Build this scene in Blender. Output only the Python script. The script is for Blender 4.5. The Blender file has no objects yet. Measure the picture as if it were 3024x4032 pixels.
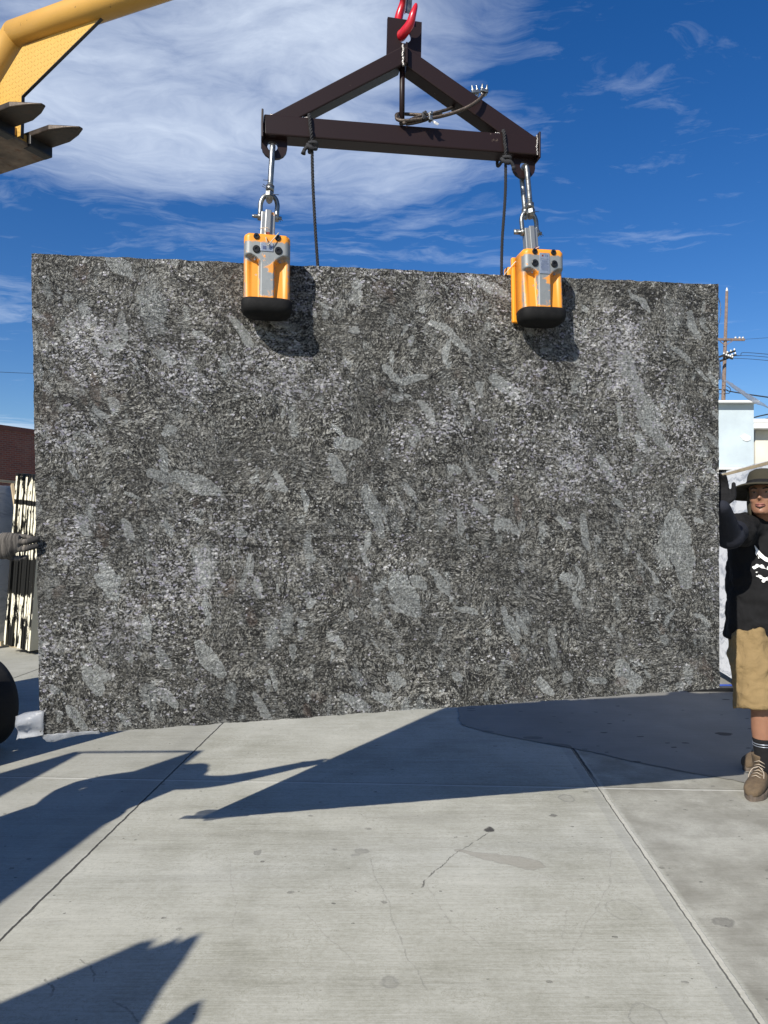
import bpy, bmesh, math, random
import numpy as np
from mathutils import Vector, Matrix
random.seed(7)
scene = bpy.context.scene
C = scene.collection
R = math.radians
# ------------------------------------------------------------------ camera
FOC = 2850.0; CX = 1512.0; HY = 2085.0; EYE = 1.5
cam_d = bpy.data.cameras.new('camera'); cam = bpy.data.objects.new('camera', cam_d); C.objects.link(cam)
cam.location = (0, 0, EYE); cam.rotation_euler = (R(90), 0, 0)
cam_d.sensor_fit = 'VERTICAL'; cam_d.sensor_height = 36; cam_d.lens = FOC/4032*36
cam_d.shift_y = (HY-2016)/4032
cam_d.clip_start = 0.05; cam_d.clip_end = 3000
scene.camera = cam
scene.view_settings.view_transform = 'Standard'; scene.view_settings.look = 'None'
scene.view_settings.exposure = 0.40; scene.view_settings.gamma = 1
# ------------------------------------------------------------------ sun and sky
SUN = Vector((.75, 1.17, -1.0)).normalized()            # direction the light travels
elev = math.asin(-SUN.z); az = math.atan2(-SUN.x, -SUN.y)
sd = bpy.data.lights.new('sun', 'SUN'); sun = bpy.data.objects.new('sun', sd); C.objects.link(sun)
sd.energy = 5.0; sd.angle = R(0.53); sd.color = (1, .95, .87)
sun.rotation_euler = SUN.to_track_quat('-Z', 'Y').to_euler(); sun.location = (-5, -8, 12)
world = bpy.data.worlds.new('World'); scene.world = world; world.use_nodes = True

class NT:
    def __init__(s, nt): s.t = nt
    def __call__(s, typ, ins=None, **props):
        n = s.t.nodes.new(typ)
        for k, v in props.items(): setattr(n, k, v)
        for k, v in (ins or {}).items():
            i = n.inputs[k]
            if isinstance(v, bpy.types.NodeSocket): s.t.links.new(v, i)
            else: i.default_value = v
        return n
    def math(s, op, a, b=None, c=None, clamp=False):
        d = {0: a}
        if b is not None: d[1] = b
        if c is not None: d[2] = c
        return s('ShaderNodeMath', d, operation=op, use_clamp=clamp).outputs[0]
    def vm(s, op, a, b=None, out=0, scale=None):
        d = {0: a}
        if b is not None: d[1] = b
        n = s('ShaderNodeVectorMath', d, operation=op)
        if scale is not None:
            if isinstance(scale, bpy.types.NodeSocket): s.t.links.new(scale, n.inputs[3])
            else: n.inputs[3].default_value = scale
        return n.outputs[out]
    def noise(s, vec, scale, detail=4, rough=.55, dist=0, out='Fac'):
        return s('ShaderNodeTexNoise', {'Vector': vec, 'Scale': scale, 'Detail': detail, 'Roughness': rough, 'Distortion': dist}).outputs[out]
    def ramp(s, fac, stops):
        n = s('ShaderNodeValToRGB', {'Fac': fac}); cr = n.color_ramp
        while len(cr.elements) > 1: cr.elements.remove(cr.elements[-1])
        for i, (p, c) in enumerate(stops):
            if not isinstance(c, (tuple, list)): c = (c, c, c)
            e = cr.elements[0] if i == 0 else cr.elements.new(p)
            e.position = p; e.color = (c[0], c[1], c[2], 1)
        return n.outputs[0]
    def mr(s, v, a, b, c=0., d=1., smooth=False):
        return s('ShaderNodeMapRange', {0: v, 1: a, 2: b, 3: c, 4: d}, interpolation_type='SMOOTHSTEP' if smooth else 'LINEAR').outputs[0]
    def mix(s, f, a, b, blend='MIX'):
        n = s('ShaderNodeMix', data_type='RGBA', blend_type=blend)
        for k, v in ((0, f), (6, a), (7, b)):
            if isinstance(v, bpy.types.NodeSocket): s.t.links.new(v, n.inputs[k])
            elif k == 0: n.inputs[k].default_value = v
            else: n.inputs[k].default_value = (v[0], v[1], v[2], 1)
        return n.outputs[2]
    def sep(s, v): return s('ShaderNodeSeparateXYZ', {0: v}).outputs
    def comb(s, x, y, z): return s('ShaderNodeCombineXYZ', {0: x, 1: y, 2: z}).outputs[0]
    def mapping(s, v, scale=(1, 1, 1), rot=(0, 0, 0), loc=(0, 0, 0)):
        return s('ShaderNodeMapping', {'Vector': v, 'Scale': scale, 'Rotation': rot, 'Location': loc}).outputs[0]
    def segd(s, P, a, b):
        """distance from P (xy) to the segment a-b"""
        ax, ay = a; bx, by = b; dx, dy = bx-ax, by-ay; L2 = dx*dx+dy*dy
        pa = s.vm('SUBTRACT', P, (ax, ay, 0))
        h = s.math('MULTIPLY', s.vm('DOT_PRODUCT', pa, (dx, dy, 0), out=1), 1/L2, clamp=True)
        q = s.vm('SCALE', (dx, dy, 0), scale=h)
        return s.vm('LENGTH', s.vm('SUBTRACT', pa, q), out=1)

w = NT(world.node_tree); bg = world.node_tree.nodes['Background']
sky = w('ShaderNodeTexSky', sky_type='NISHITA', sun_disc=False, sun_elevation=elev, sun_rotation=az, altitude=100, air_density=1.0, dust_density=0.4, ozone_density=3.0)
gen = w('ShaderNodeTexCoord').outputs['Generated']
gx, gy, gz = w.sep(gen)[:3]
zc = w.math('MAXIMUM', gz, .04)
P = w.comb(w.math('DIVIDE', gx, zc), w.math('DIVIDE', gy, zc), 0.)      # a high, flat cloud layer
warp = w.vm('SCALE', w.vm('SUBTRACT', w.noise(P, 1.1, 4, .55, out='Color'), (.5, .5, .5)), scale=.75)
Pw = w.vm('ADD', P, warp)
c1 = w.noise(w.mapping(Pw, (1.0, 1.9, 1), (0, 0, R(-38))), 2.0, 12, .60)
c2 = w.noise(w.mapping(Pw, (1.0, 3.6, 1), (0, 0, R(-62)), (3, 1, 0)), 2.2, 12, .66, .4)
c3 = w.noise(w.mapping(Pw, (1.4, 2.0, 1), (0, 0, 0), (1, 5, 0)), 7, 8, .65)
def blob(c, r, rot=0.):
    v = w.vm('LENGTH', w.mapping(w.vm('SUBTRACT', w.vm('ADD', P, w.vm('SCALE', warp, scale=.5)), (c[0], c[1], 0)), (1/r[0], 1/r[1], 0), (0, 0, 0)), out=1)
    return w.mr(v, 1.2, .2, smooth=True)
cov = w.math('MAXIMUM', w.math('MULTIPLY', blob((-.20, 1.40), (.50, .52)), 1.12), w.math('MULTIPLY', blob((-.62, 1.75), (.60, .50)), 1.15))
for c_, r_, k_ in (((-.62, 1.45), (.28, .3), .75), ((-.15, 1.9), (.62, .5), .75), ((.36, 1.58), (.34, .34), .14), ((-.2, 2.5), (1.3, .6), .20), ((-3.9, 7.6), (1.2, 1.5), .8), ((-1.4, 3.2), (1.0, .5), .35)):
    cov = w.math('MAXIMUM', cov, w.math('MULTIPLY', blob(c_, r_), k_))
cov = w.math('MAXIMUM', cov, w.mr(gy, .1, -.5, 0, .12))
dens = w.math('ADD', w.math('ADD', w.math('MULTIPLY', c1, .45), w.math('MULTIPLY', c2, .35)), w.math('MULTIPLY', c3, .20))
thr = w.mr(cov, 0, 1, .64, .25)
cl = w.mr(w.math('SUBTRACT', dens, thr), -.08, .52, 0, .95)
hs = w('ShaderNodeHueSaturation', {'Hue': .512, 'Saturation': 1.36, 'Value': 1.10, 'Fac': 1.0, 'Color': sky.outputs[0]}).outputs[0]
skc = w.mix(cl, hs, (8.8, 9.8, 11.2))
world.node_tree.links.new(skc, bg.inputs[0]); bg.inputs[1].default_value = 0.078

# ------------------------------------------------------------------ pixel / world helpers (photo pixels of the 3024 x 4032 frame)
def P3(px, py, Y): return Vector(((px-CX)/FOC*Y, Y, EYE-(py-HY)/FOC*Y))
def G(px, py, z=0.):
    Y = (EYE-z)*FOC/(py-HY); return Vector(((px-CX)/FOC*Y, Y, z))
def frame(origin, ux):
    ux = Vector(ux).normalized(); uz = Vector((0, 0, 1)); uy = uz.cross(ux)
    m = Matrix((ux, uy, uz)).transposed().to_4x4(); m.translation = Vector(origin); return m
A0 = Vector((-1.4418, 2.995, 0)); A1 = Vector((1.6587, 3.584, 0))
SL = frame(A0, A1-A0)                   # slab frame: x along the slab, y away from the camera, z up
F0 = Vector((-.4586*4.53, 4.53, 0))
FK = frame(F0, (.898, -.44, 0))         # forklift frame: x forward, y away, z up
def onplane(M, px, py, t):
    """(x, z) in frame M of the pixel's ray where it meets local y = t"""
    o = M.translation; ux = M.col[0].to_3d(); uy = M.col[1].to_3d()
    k = (px-CX)/FOC; q = o + uy*t
    s = (k*q.y-q.x)/(ux.x-k*ux.y); Y = q.y+ux.y*s
    return s, EYE-(py-HY)/FOC*Y
def S(px, py, t=0.):
    s, z = onplane(SL, px, py, t); return Vector((s, t, z))
def K(px, py, l):
    s, z = onplane(FK, px, py, l); return Vector((s, l, z))

# ------------------------------------------------------------------ mesh building
WM = {}
class MB:
    def __init__(s, M=None): s.v = []; s.f = []; s.M = M or Matrix.Identity(4); s.sm = []
    def add(s, vs, fs, smooth=False):
        n = len(s.v); s.v += [s.M @ Vector(v) for v in vs]; s.f += [[i+n for i in f] for f in fs]; s.sm += [smooth]*len(fs); return s
    def box(s, c, size, rot=None):
        c = Vector(c); h = Vector(size)/2; rot = rot or Matrix.Identity(3)
        vs = [c+rot @ Vector((x*h.x, y*h.y, z*h.z)) for x in (-1, 1) for y in (-1, 1) for z in (-1, 1)]
        return s.add(vs, [(0, 1, 3, 2), (4, 6, 7, 5), (0, 4, 5, 1), (2, 3, 7, 6), (0, 2, 6, 4), (1, 5, 7, 3)])
    def bar(s, a, b, wd, ht, up=(0, 0, 1), lift=0):
        a, b, up = Vector(a), Vector(b), Vector(up); d = (b-a).normalized(); sd = d.cross(up).normalized(); u = sd.cross(d)
        m = Matrix((d, sd, u)).transposed(); return s.box((a+b)/2+u*lift, ((b-a).length, wd, ht), m)
    def loft(s, rings, closed=True, smooth=True, cap=True):
        n = len(rings[0]); vs = [p for r in rings for p in r]; fs = []
        for i in range(len(rings)-1):
            for j in range(n):
                k = (j+1) % n; fs.append((i*n+j, i*n+k, (i+1)*n+k, (i+1)*n+j))
        s.add(vs, fs, smooth)
        if cap: s.add(rings[0], [list(range(n))[::-1]], False); s.add(rings[-1], [list(range(n))], False)
        return s
    def tube(s, pts, r, n=10, smooth=True, up=None, flat=1.0, cap=True):
        pts = [Vector(p) for p in pts]; rs = r if isinstance(r, (list, tuple)) else [r]*len(pts)
        rings = []; prev = None
        for i, p in enumerate(pts):
            d = (pts[min(i+1, len(pts)-1)]-pts[max(i-1, 0)]).normalized()
            if prev is None:
                q = Vector(up) if up else (Vector((0, 0, 1)) if abs(d.z) < .9 else Vector((0, 1, 0)))
            else: q = prev
            x = (q-d*q.dot(d)).normalized(); y = d.cross(x); prev = x
            rings.append([p+(x*math.cos(a)+y*math.sin(a)*flat)*rs[i] for a in [2*math.pi*j/n for j in range(n)]])
        return s.loft(rings, smooth=smooth, cap=cap)
    def prism(s, poly, y0, y1):
        """poly of (x, z) extruded along local y"""
        n = len(poly); vs = [(x, y0, z) for x, z in poly]+[(x, y1, z) for x, z in poly]
        return s.add(vs, [list(range(n)), list(range(2*n-1, n-1, -1))]+[(i, i+n, (i+1) % n+n, (i+1) % n) for i in range(n)])
    def ell(s, c, r, n=14, m=9, rot=None):
        c = Vector(c); rot = rot or Matrix.Identity(3); rings = []
        for i in range(m+1):
            th = math.pi*(i+.02)/(m+.04)
            rings.append([c+rot @ Vector((r[0]*math.sin(th)*math.cos(a), r[1]*math.sin(th)*math.sin(a), -r[2]*math.cos(th))) for a in [2*math.pi*j/n for j in range(n)]])
        return s.loft(rings)
    def build(s, name, mat, parent=None, bevel=0, seg=2, mods=(), smooth=None):
        Mi = WM.get(parent.name, Matrix.Identity(4)).inverted() if parent else Matrix.Identity(4)
        me = bpy.data.meshes.new(name)
        me.from_pydata([Mi @ v for v in s.v], [], s.f); me.update()
        o = bpy.data.objects.new(name, me); C.objects.link(o)
        bm = bmesh.new(); bm.from_mesh(me)
        bmesh.ops.remove_doubles(bm, verts=bm.verts, dist=1e-5)
        bmesh.ops.recalc_face_normals(bm, faces=bm.faces); bm.to_mesh(me); bm.free()
        if smooth is True or (smooth is None and s.sm and all(s.sm[:1])):
            for p in me.polygons: p.use_smooth = len(p.vertices) <= 4
        me.materials.append(mat)
        if parent: o.parent = parent; WM[o.name] = WM.get(parent.name, Matrix.Identity(4))
        if bevel:
            b = o.modifiers.new('b', 'BEVEL'); b.width = bevel; b.segments = seg; b.limit_method = 'ANGLE'; b.angle_limit = R(35)
        for (t, kw) in mods:
            md = o.modifiers.new(t, t)
            for k, v in kw.items(): setattr(md, k, v)
        return o
def tag(o, label=None, cat=None, group=None, kind=None):
    if label: o['label'] = label
    if cat: o['category'] = cat
    if group: o['group'] = group
    if kind: o['kind'] = kind
    elif cat: o['kind'] = 'thing'
    return o
def thing(name, label, cat, loc=(0, 0, 0), rz=0, group=None):
    o = bpy.data.objects.new(name, None); C.objects.link(o); o.location = loc; o.rotation_euler = (0, 0, rz); o.empty_display_size = .1
    WM[o.name] = Matrix.Translation(Vector(loc)) @ Matrix.Rotation(rz, 4, 'Z')
    return tag(o, label, cat, group)
def helix(path, r, turns, strands=3, rr=None, n=6, steps=None):
    """strands wound round a path: rope and wire"""
    path = [Vector(p) for p in path]; L = [0]
    for i in range(1, len(path)): L.append(L[-1]+(path[i]-path[i-1]).length)
    tot = L[-1]; steps = steps or max(20, int(tot*turns*10)); m = MB()
    def at(d):
        for i in range(1, len(path)):
            if d <= L[i] or i == len(path)-1:
                t = (d-L[i-1])/max(1e-9, L[i]-L[i-1]); return path[i-1].lerp(path[i], t)
    for k in range(strands):
        pts = []; prev = None
        for i in range(steps+1):
            d = tot*i/steps; p = at(d); q = at(min(tot, d+.01)); q0 = at(max(0, d-.01)); t = (q-q0).normalized()
            if prev is None: prev = Vector((1, 0, 0)) if abs(t.x) < .8 else Vector((0, 0, 1))
            x = (prev-t*prev.dot(t)).normalized(); prev = x; y = t.cross(x)
            a = 2*math.pi*(d*turns+k/strands); pts.append(p+(x*math.cos(a)+y*math.sin(a))*r*.52)
        m.tube(pts, rr or r*.56, n)
    return m
def smooth_path(pts, n=8):
    pts = [Vector(p) for p in pts]; out = []
    for i in range(len(pts)-1):
        p0 = pts[max(i-1, 0)]; p1 = pts[i]; p2 = pts[i+1]; p3 = pts[min(i+2, len(pts)-1)]
        for j in range(n):
            t = j/n; out.append(.5*((2*p1)+(p2-p0)*t+(2*p0-5*p1+4*p2-p3)*t*t+(3*p1-p0-3*p2+p3)*t**3))
    out.append(pts[-1]); return out

# ------------------------------------------------------------------ materials
def mat(name):
    m = bpy.data.materials.new(name); m.use_nodes = True
    return m, NT(m.node_tree), m.node_tree.nodes['Principled BSDF']
def setp(t, b, **kw):
    for k, v in kw.items():
        k = {'rough': 'Roughness', 'metal': 'Metallic', 'color': 'Base Color', 'normal': 'Normal', 'alpha': 'Alpha', 'trans': 'Transmission Weight', 'spec': 'Specular IOR Level', 'coat': 'Coat Weight', 'sheen': 'Sheen Weight'}[k]
        if isinstance(v, bpy.types.NodeSocket): t.t.links.new(v, b.inputs[k])
        elif k == 'Base Color': b.inputs[k].default_value = (*v, 1)
        else: b.inputs[k].default_value = v
def bump(t, h, strength=.5, dist=.01, n=None):
    d = {'Height': h, 'Strength': strength, 'Distance': dist}
    if n is not None: d['Normal'] = n
    return t('ShaderNodeBump', d).outputs[0]
def objco(t): return t('ShaderNodeTexCoord').outputs['Object']
def simple(name, col, rough=.6, metal=0., var=.25, scale=12, bumps=.15, bscale=60, dirt=None, dirt_amt=.5, spec=.5):
    m, t, b = mat(name); co = objco(t)
    n = t.noise(co, scale, 6, .6)
    c = t.mix(t.mr(n, .3, .7), tuple(x*(1-var) for x in col), tuple(min(1, x*(1+var)) for x in col))
    if dirt:
        d = t.noise(t.vm('ADD', co, (3, 7, 1)), scale*1.7, 8, .7)
        c = t.mix(t.math('MULTIPLY', t.mr(d, .53, .68), dirt_amt), c, dirt)
    setp(t, b, color=c, rough=t.mr(n, .2, .8, max(.05, rough-.12), min(1, rough+.12)), metal=metal, spec=spec)
    if bumps: setp(t, b, normal=bump(t, t.noise(co, bscale, 5, .6), bumps, .004))
    return m
def painted(name, paint, under, amount=.5, scale=9, rough=.42, ubr=.4, umetal=.8):
    """paint chipped off to what is under it"""
    m, t, b = mat(name); co = objco(t)
    n = t.noise(co, scale, 10, .72); k = t.mr(n, .5+.22*(1-amount), .52+.22*(1-amount))
    v = t.noise(co, 5, 4); pc = t.mix(v, tuple(x*.85 for x in paint), tuple(min(1, x*1.1) for x in paint))
    setp(t, b, color=t.mix(k, pc, under), rough=t.mr(k, 0, 1, rough, ubr), metal=t.math('MULTIPLY', k, umetal))
    setp(t, b, normal=bump(t, t.math('ADD', t.math('MULTIPLY', k, -.6), t.math('MULTIPLY', t.noise(co, 120, 3), .15)), .35, .002))
    return m
# ------------------------------------------------------------------ ground
def jx(off, Y): return off+.052*Y
m, t, b = mat('concrete'); co = objco(t); x, y, z = t.sep(co)[:3]
wob = t.vm('SCALE', t.vm('SUBTRACT', t.noise(co, 9, 5, .6, out='Color'), (.5, .5, .5)), scale=.018)
cw = t.vm('ADD', co, wob)
broom = t.noise(t.mapping(co, (3.5, 150, 1), (0, 0, R(-3))), 1.0, 6, .7)
broom2 = t.noise(t.mapping(co, (.9, 22, 1), (0, 0, R(-3)), (5, 2, 0)), 1.0, 6, .62)
blot = t.noise(co, .9, 7, .6); blot2 = t.noise(t.vm('ADD', co, (9, 4, 0)), 4.2, 8, .62); fine = t.noise(co, 160, 4, .7)
v = t.math('ADD', t.math('ADD', t.math('MULTIPLY', t.mr(broom, .3, .7), .30), t.math('MULTIPLY', t.mr(broom2, .3, .7), .13)), t.math('ADD', t.math('MULTIPLY', t.mr(blot, .32, .68), .36), t.math('MULTIPLY', t.mr(blot2, .32, .68), .26)))
grit = t.noise(t.mapping(co, (1, 1.6, 1)), 42, 7, .75); worm = t.math('ABSOLUTE', t.math('SUBTRACT', t.noise(t.vm('ADD', co, (3, 3, 0)), 17, 6, .7, .8), .5))
v = t.math('ADD', v, t.math('MULTIPLY', t.math('SUBTRACT', fine, .5), .40)); v = t.math('ADD', v, t.math('MULTIPLY', t.math('SUBTRACT', grit, .5), .75)); v = t.math('SUBTRACT', v, t.math('MULTIPLY', t.math('MULTIPLY', t.mr(worm, .02, .006), t.mr(blot2, .45, .6)), .22))
col = t.ramp(v, [(.0, (.185, .180, .145)), (.32, (.30, .294, .238)), (.60, (.405, .398, .338)), (1., (.52, .51, .435))])
u = t.math('SUBTRACT', x, t.math('MULTIPLY', y, .052))            # constant along the long joints
uw = t.math('ADD', u, t.math('MULTIPLY', t.math('SUBTRACT', t.noise(co, 14, 6, .65), .5), .016))
rightbay = t.math('MULTIPLY', t.mr(uw, 1.05, 1.07), t.mr(uw, 30, 20))
smu = t.mr(t.noise(t.mapping(co, (.5, 3.0, 1), (0, 0, R(-4)), (2, 9, 0)), 1.0, 7, .68), .54, .72); col = t.mix(t.math('MULTIPLY', smu, .32), col, (.17, .165, .14))
tyr = t.mr(t.noise(t.mapping(co, (3.2, .25, 1), (0, 0, R(8)), (4, 1, 0)), 1.0, 6, .65), .60, .72); col = t.mix(t.math('MULTIPLY', t.math('MULTIPLY', tyr, t.mr(fine, .4, .6)), .22), col, (.12, .118, .105))
col = t.mix(t.math('MULTIPLY', rightbay, 1.0), col, t.mix(t.mr(t.math('ADD', t.math('MULTIPLY', blot2, .5), t.math('MULTIPLY', blot, .5)), .40, .60, .80, .25), col, (.165, .155, .125), 'MIX'))
leftbay = t.mr(uw, -1.55, -1.56); col = t.mix(t.math('MULTIPLY', leftbay, .25), col, (.22, .215, .19))
# joint edges: worn darker band beside the left joint and the right joint
band = t.math('MULTIPLY', t.mr(t.math('ABSOLUTE', t.math('ADD', uw, 1.66)), .10, .02), t.mr(blot2, .35, .6)); col = t.mix(t.math('MULTIPLY', band, .32), col, (.20, .195, .165))
band = t.math('MULTIPLY', t.mr(t.math('ABSOLUTE', t.math('SUBTRACT', uw, .985)), .03, .022), .25); col = t.mix(band, col, (.22, .22, .205))
# dark flecks and oil spots
def spots(scale, thr, seed, colr, amt, squash=1.4):
    global col
    cw = t.vm('ADD', co, t.vm('SCALE', t.vm('SUBTRACT', t.noise(co, scale*1.3, 4, .7, out='Color'), (.5, .5, .5)), scale=.32/scale))
    vo = t('ShaderNodeTexVoronoi', {'Vector': t.vm('ADD', t.mapping(cw, (1, squash, 1)), (seed, seed*.7, 0)), 'Scale': scale}, feature='F1')
    rnd = t.sep(vo.outputs['Color'])[0]; sz = t.mr(rnd, thr, 1, 0, .24)
    mk = t.math('LESS_THAN', vo.outputs['Distance'], sz)
    mk = t.math('MULTIPLY', t.math('MULTIPLY', mk, t.math('GREATER_THAN', rnd, thr)), t.mr(grit, .40, .52))
    col = t.mix(t.math('MULTIPLY', mk, amt), col, colr)
spots(13, .955, 21, (.075, .07, .06), .55); spots(20, .95, 5, (.05, .047, .04), .7); spots(34, .965, 15, (.04, .037, .03), .7)
# hairline cracks and scratches
def line(pts, wd, colr, amt, px=True):
    global col
    q = [G(*p)[:2] if px else p for p in pts]; dmin = None
    for a, c in zip(q[:-1], q[1:]):
        d = t.segd(cw2, a, c); dmin = d if dmin is None else t.math('MINIMUM', dmin, d)
    mk = t.math('MULTIPLY', t.mr(dmin, wd, wd*.35), t.mr(t.noise(co, 22, 4, .7), .36, .52))
    col = t.mix(t.math('MULTIPLY', mk, amt), col, colr)
flat = t.vm('MULTIPLY', co, (1, 1, 0))
cw2 = t.vm('MULTIPLY', t.vm('ADD', co, t.vm('SCALE', t.vm('SUBTRACT', t.noise(co, 5, 6, .7, out='Color'), (.5, .5, .5)), scale=.075)), (1, 1, 0))
cw3 = t.vm('MULTIPLY', t.vm('ADD', cw2, t.vm('SCALE', t.vm('SUBTRACT', t.noise(co, 21, 5, .75, out='Color'), (.5, .5, .5)), scale=.045)), (1, 1, 0))
line([(1928, 3272), (1880, 3310), (1800, 3350), (1680, 3462), (1662, 3495)], .0042, (.05, .047, .04), .8)
line([(1455, 3380), (1520, 3540), (1575, 3700), (1640, 3830), (1684, 3895)], .004, (.14, .135, .12), .38)
line([(1690, 3500), (1770, 3640), (1900, 3725)], .0035, (.18, .17, .15), .35)
line([(2403, 3350), (2395, 3490), (2310, 3640), (2262, 3755)], .004, (.19, .18, .16), .35)
line([(900, 3380), (925, 3560), (915, 3700)], .0035, (.19, .18, .16), .3)
line([(1160, 3560), (1300, 3690), (1395, 3790)], .0035, (.19, .18, .16), .3)
line([(2225, 3582), (2212, 3690)], .0035, (.19, .18, .16), .3)
line([(180, 3860), (207, 3890), (210, 3920)], .005, (.10, .095, .08), .6)
line([(320, 3780), (358, 3832), (365, 3870)], .005, (.10, .095, .08), .5)
line([(430, 3930), (520, 3985), (546, 4032)], .005, (.10, .095, .08), .5)
def ering(c, rx, ry, wd, colr, amt, fill=0.):
    global col
    g = G(*c); d = t.vm('LENGTH', t.vm('MULTIPLY', t.vm('SUBTRACT', cw3, (g.x, g.y, 0)), (1/rx, 1/ry, 0)), out=1)
    mk = t.mr(t.math('ABSOLUTE', t.math('SUBTRACT', d, 1)), wd, wd*.3)
    if fill: mk = t.math('MAXIMUM', mk, t.math('MULTIPLY', t.mr(d, 1.02, .95), fill))
    mk = t.math('MULTIPLY', mk, t.mr(blot2, .3, .5, .35, 1))
    col = t.mix(t.math('MULTIPLY', mk, amt), col, colr)
ering((2455, 3582), .068, .075, .07, (.16, .155, .14), .3)
ering((2548, 4012), .052, .06, .09, (.15, .145, .13), .45, .12)
ering((1925, 3266), .017, .018, .6, (.045, .042, .038), .95, 1)
ering((1535, 3868), .026, .022, .4, (.15, .146, .13), .45, .6)
ering((1420, 3350), .03, .022, .4, (.15, .145, .125), .5, .8); ering((1398, 3365), .014, .014, .4, (.15, .145, .125), .5, .8)
ering((1020, 3355), .014, .022, .4, (.14, .135, .12), .6, .8)
ering((2232, 3142), .035, .05, .25, (.15, .145, .13), .5, .3)
ering((2175, 3210), .012, .016, .4, (.07, .066, .06), .8, 1)
ering((2850, 3630), .035, .03, .4, (.12, .115, .10), .6, .8)
# the dried wet stain: a tongue that widens to the right
dst = t.segd(cw3, G(1800, 3345)[:2], G(2090, 3405)[:2]); gq = G(2090, 3405)
hh = t.math('ADD', .014, t.math('MULTIPLY', t.mr(x, G(1800, 3345).x, gq.x), .042))
mk = t.mr(t.math('SUBTRACT', dst, hh), .004, -.004); edge = t.mr(t.math('ABSOLUTE', t.math('SUBTRACT', dst, hh)), .006, .001)
col = t.mix(t.math('MULTIPLY', mk, .55), col, (.255, .235, .19)); col = t.mix(t.math('MULTIPLY', edge, .25), col, (.12, .115, .1))
# joints
def jmask(off, wd): return t.mr(t.math('ABSOLUTE', t.math('SUBTRACT', uw, off)), wd, wd*.7)
jl = jmask(-1.54, .0065); jr_f = jmask(1.038, .0105); jr_d = jmask(1.024, .0035)
ext = t.math('MAXIMUM', jmask(-4.12, .008), jmask(3.6, .008))
cross_u = t.math('ADD', y, t.math('MULTIPLY', x, .052)); cwv = t.math('ADD', cross_u, t.math('MULTIPLY', t.math('SUBTRACT', t.noise(co, 7, 5, .6), .5), .014))
def cmask(off, wd): return t.mr(t.math('ABSOLUTE', t.math('SUBTRACT', cwv, off)), wd, wd*.6)
jc = cmask(4.262, .007); jc2 = t.math('MAXIMUM', cmask(9.4, .01), cmask(14.5, .01))
col = t.mix(t.math('MULTIPLY', jc, .75), col, (.60, .59, .53))
col = t.mix(t.math('MULTIPLY', cmask(4.282, .004), .5), col, (.1, .1, .09))
filler = t.math('MULTIPLY', t.mr(t.math('ABSOLUTE', t.math('SUBTRACT', t.math('ADD', uw, t.math('MULTIPLY', t.math('SUBTRACT', t.noise(co, 55, 4, .7), .5), .012)), 1.038)), .0105, .0085), t.mr(t.noise(co, 25, 4, .6), .25, .4)); farf = t.mr(y, 4.5, 4.1)
col = t.mix(t.math('MULTIPLY', t.math('MULTIPLY', filler, farf), .85), col, t.mix(t.noise(co, 60, 3), (.34, .33, .27), (.60, .58, .50)))
dark = t.math('MAXIMUM', t.math('MAXIMUM', jl, t.math('MULTIPLY', jr_d, .8)), t.math('MAXIMUM', ext, jc2)); dark = t.math('MAXIMUM', dark, t.math('MULTIPLY', jr_f, t.math('SUBTRACT', 1, farf)))
col = t.mix(t.math('MULTIPLY', dark, .93), col, (.035, .033, .03))
hgt = t.math('ADD', t.math('ADD', t.math('MULTIPLY', broom, .5), t.math('MULTIPLY', fine, .45)), t.math('MULTIPLY', dark, -6))
hgt = t.math('ADD', hgt, t.math('MULTIPLY', filler, 1.2))
setp(t, b, color=col, rough=.88, spec=.3, normal=bump(t, hgt, .55, .0022)); M_conc = m
me = MB(); me.add([(-400, -60, 0), (400, -60, 0), (400, 900, 0), (-400, 900, 0)], [(0, 1, 2, 3)])
tag(me.build('concrete_yard', M_conc), kind='structure')

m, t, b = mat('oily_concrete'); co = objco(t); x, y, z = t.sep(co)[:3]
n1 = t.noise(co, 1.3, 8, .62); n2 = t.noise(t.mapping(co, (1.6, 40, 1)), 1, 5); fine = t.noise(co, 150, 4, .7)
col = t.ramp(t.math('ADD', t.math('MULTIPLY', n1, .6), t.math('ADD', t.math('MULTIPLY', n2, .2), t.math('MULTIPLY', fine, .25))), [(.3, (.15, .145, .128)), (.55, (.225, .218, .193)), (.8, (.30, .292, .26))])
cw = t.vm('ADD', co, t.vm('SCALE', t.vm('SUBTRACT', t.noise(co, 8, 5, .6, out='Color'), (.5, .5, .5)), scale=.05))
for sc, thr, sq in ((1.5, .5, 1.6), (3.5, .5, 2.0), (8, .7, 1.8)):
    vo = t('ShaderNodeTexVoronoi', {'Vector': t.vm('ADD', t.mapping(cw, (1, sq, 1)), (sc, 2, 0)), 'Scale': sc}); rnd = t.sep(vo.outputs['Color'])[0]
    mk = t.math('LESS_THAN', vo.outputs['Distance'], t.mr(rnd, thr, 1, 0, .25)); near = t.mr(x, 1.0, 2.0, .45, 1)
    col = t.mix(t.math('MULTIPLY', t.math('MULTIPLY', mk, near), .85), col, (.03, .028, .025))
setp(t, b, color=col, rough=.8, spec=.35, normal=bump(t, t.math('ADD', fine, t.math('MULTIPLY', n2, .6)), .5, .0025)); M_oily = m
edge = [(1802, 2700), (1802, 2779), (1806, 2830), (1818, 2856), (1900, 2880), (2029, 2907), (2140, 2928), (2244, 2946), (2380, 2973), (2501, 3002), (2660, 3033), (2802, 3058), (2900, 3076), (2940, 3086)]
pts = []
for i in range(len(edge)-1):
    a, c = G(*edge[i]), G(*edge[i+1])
    for j in range(6): q = a.lerp(c, j/6); pts.append(q+Vector((random.uniform(-.006, .006), random.uniform(-.006, .006), 0)))
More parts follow.
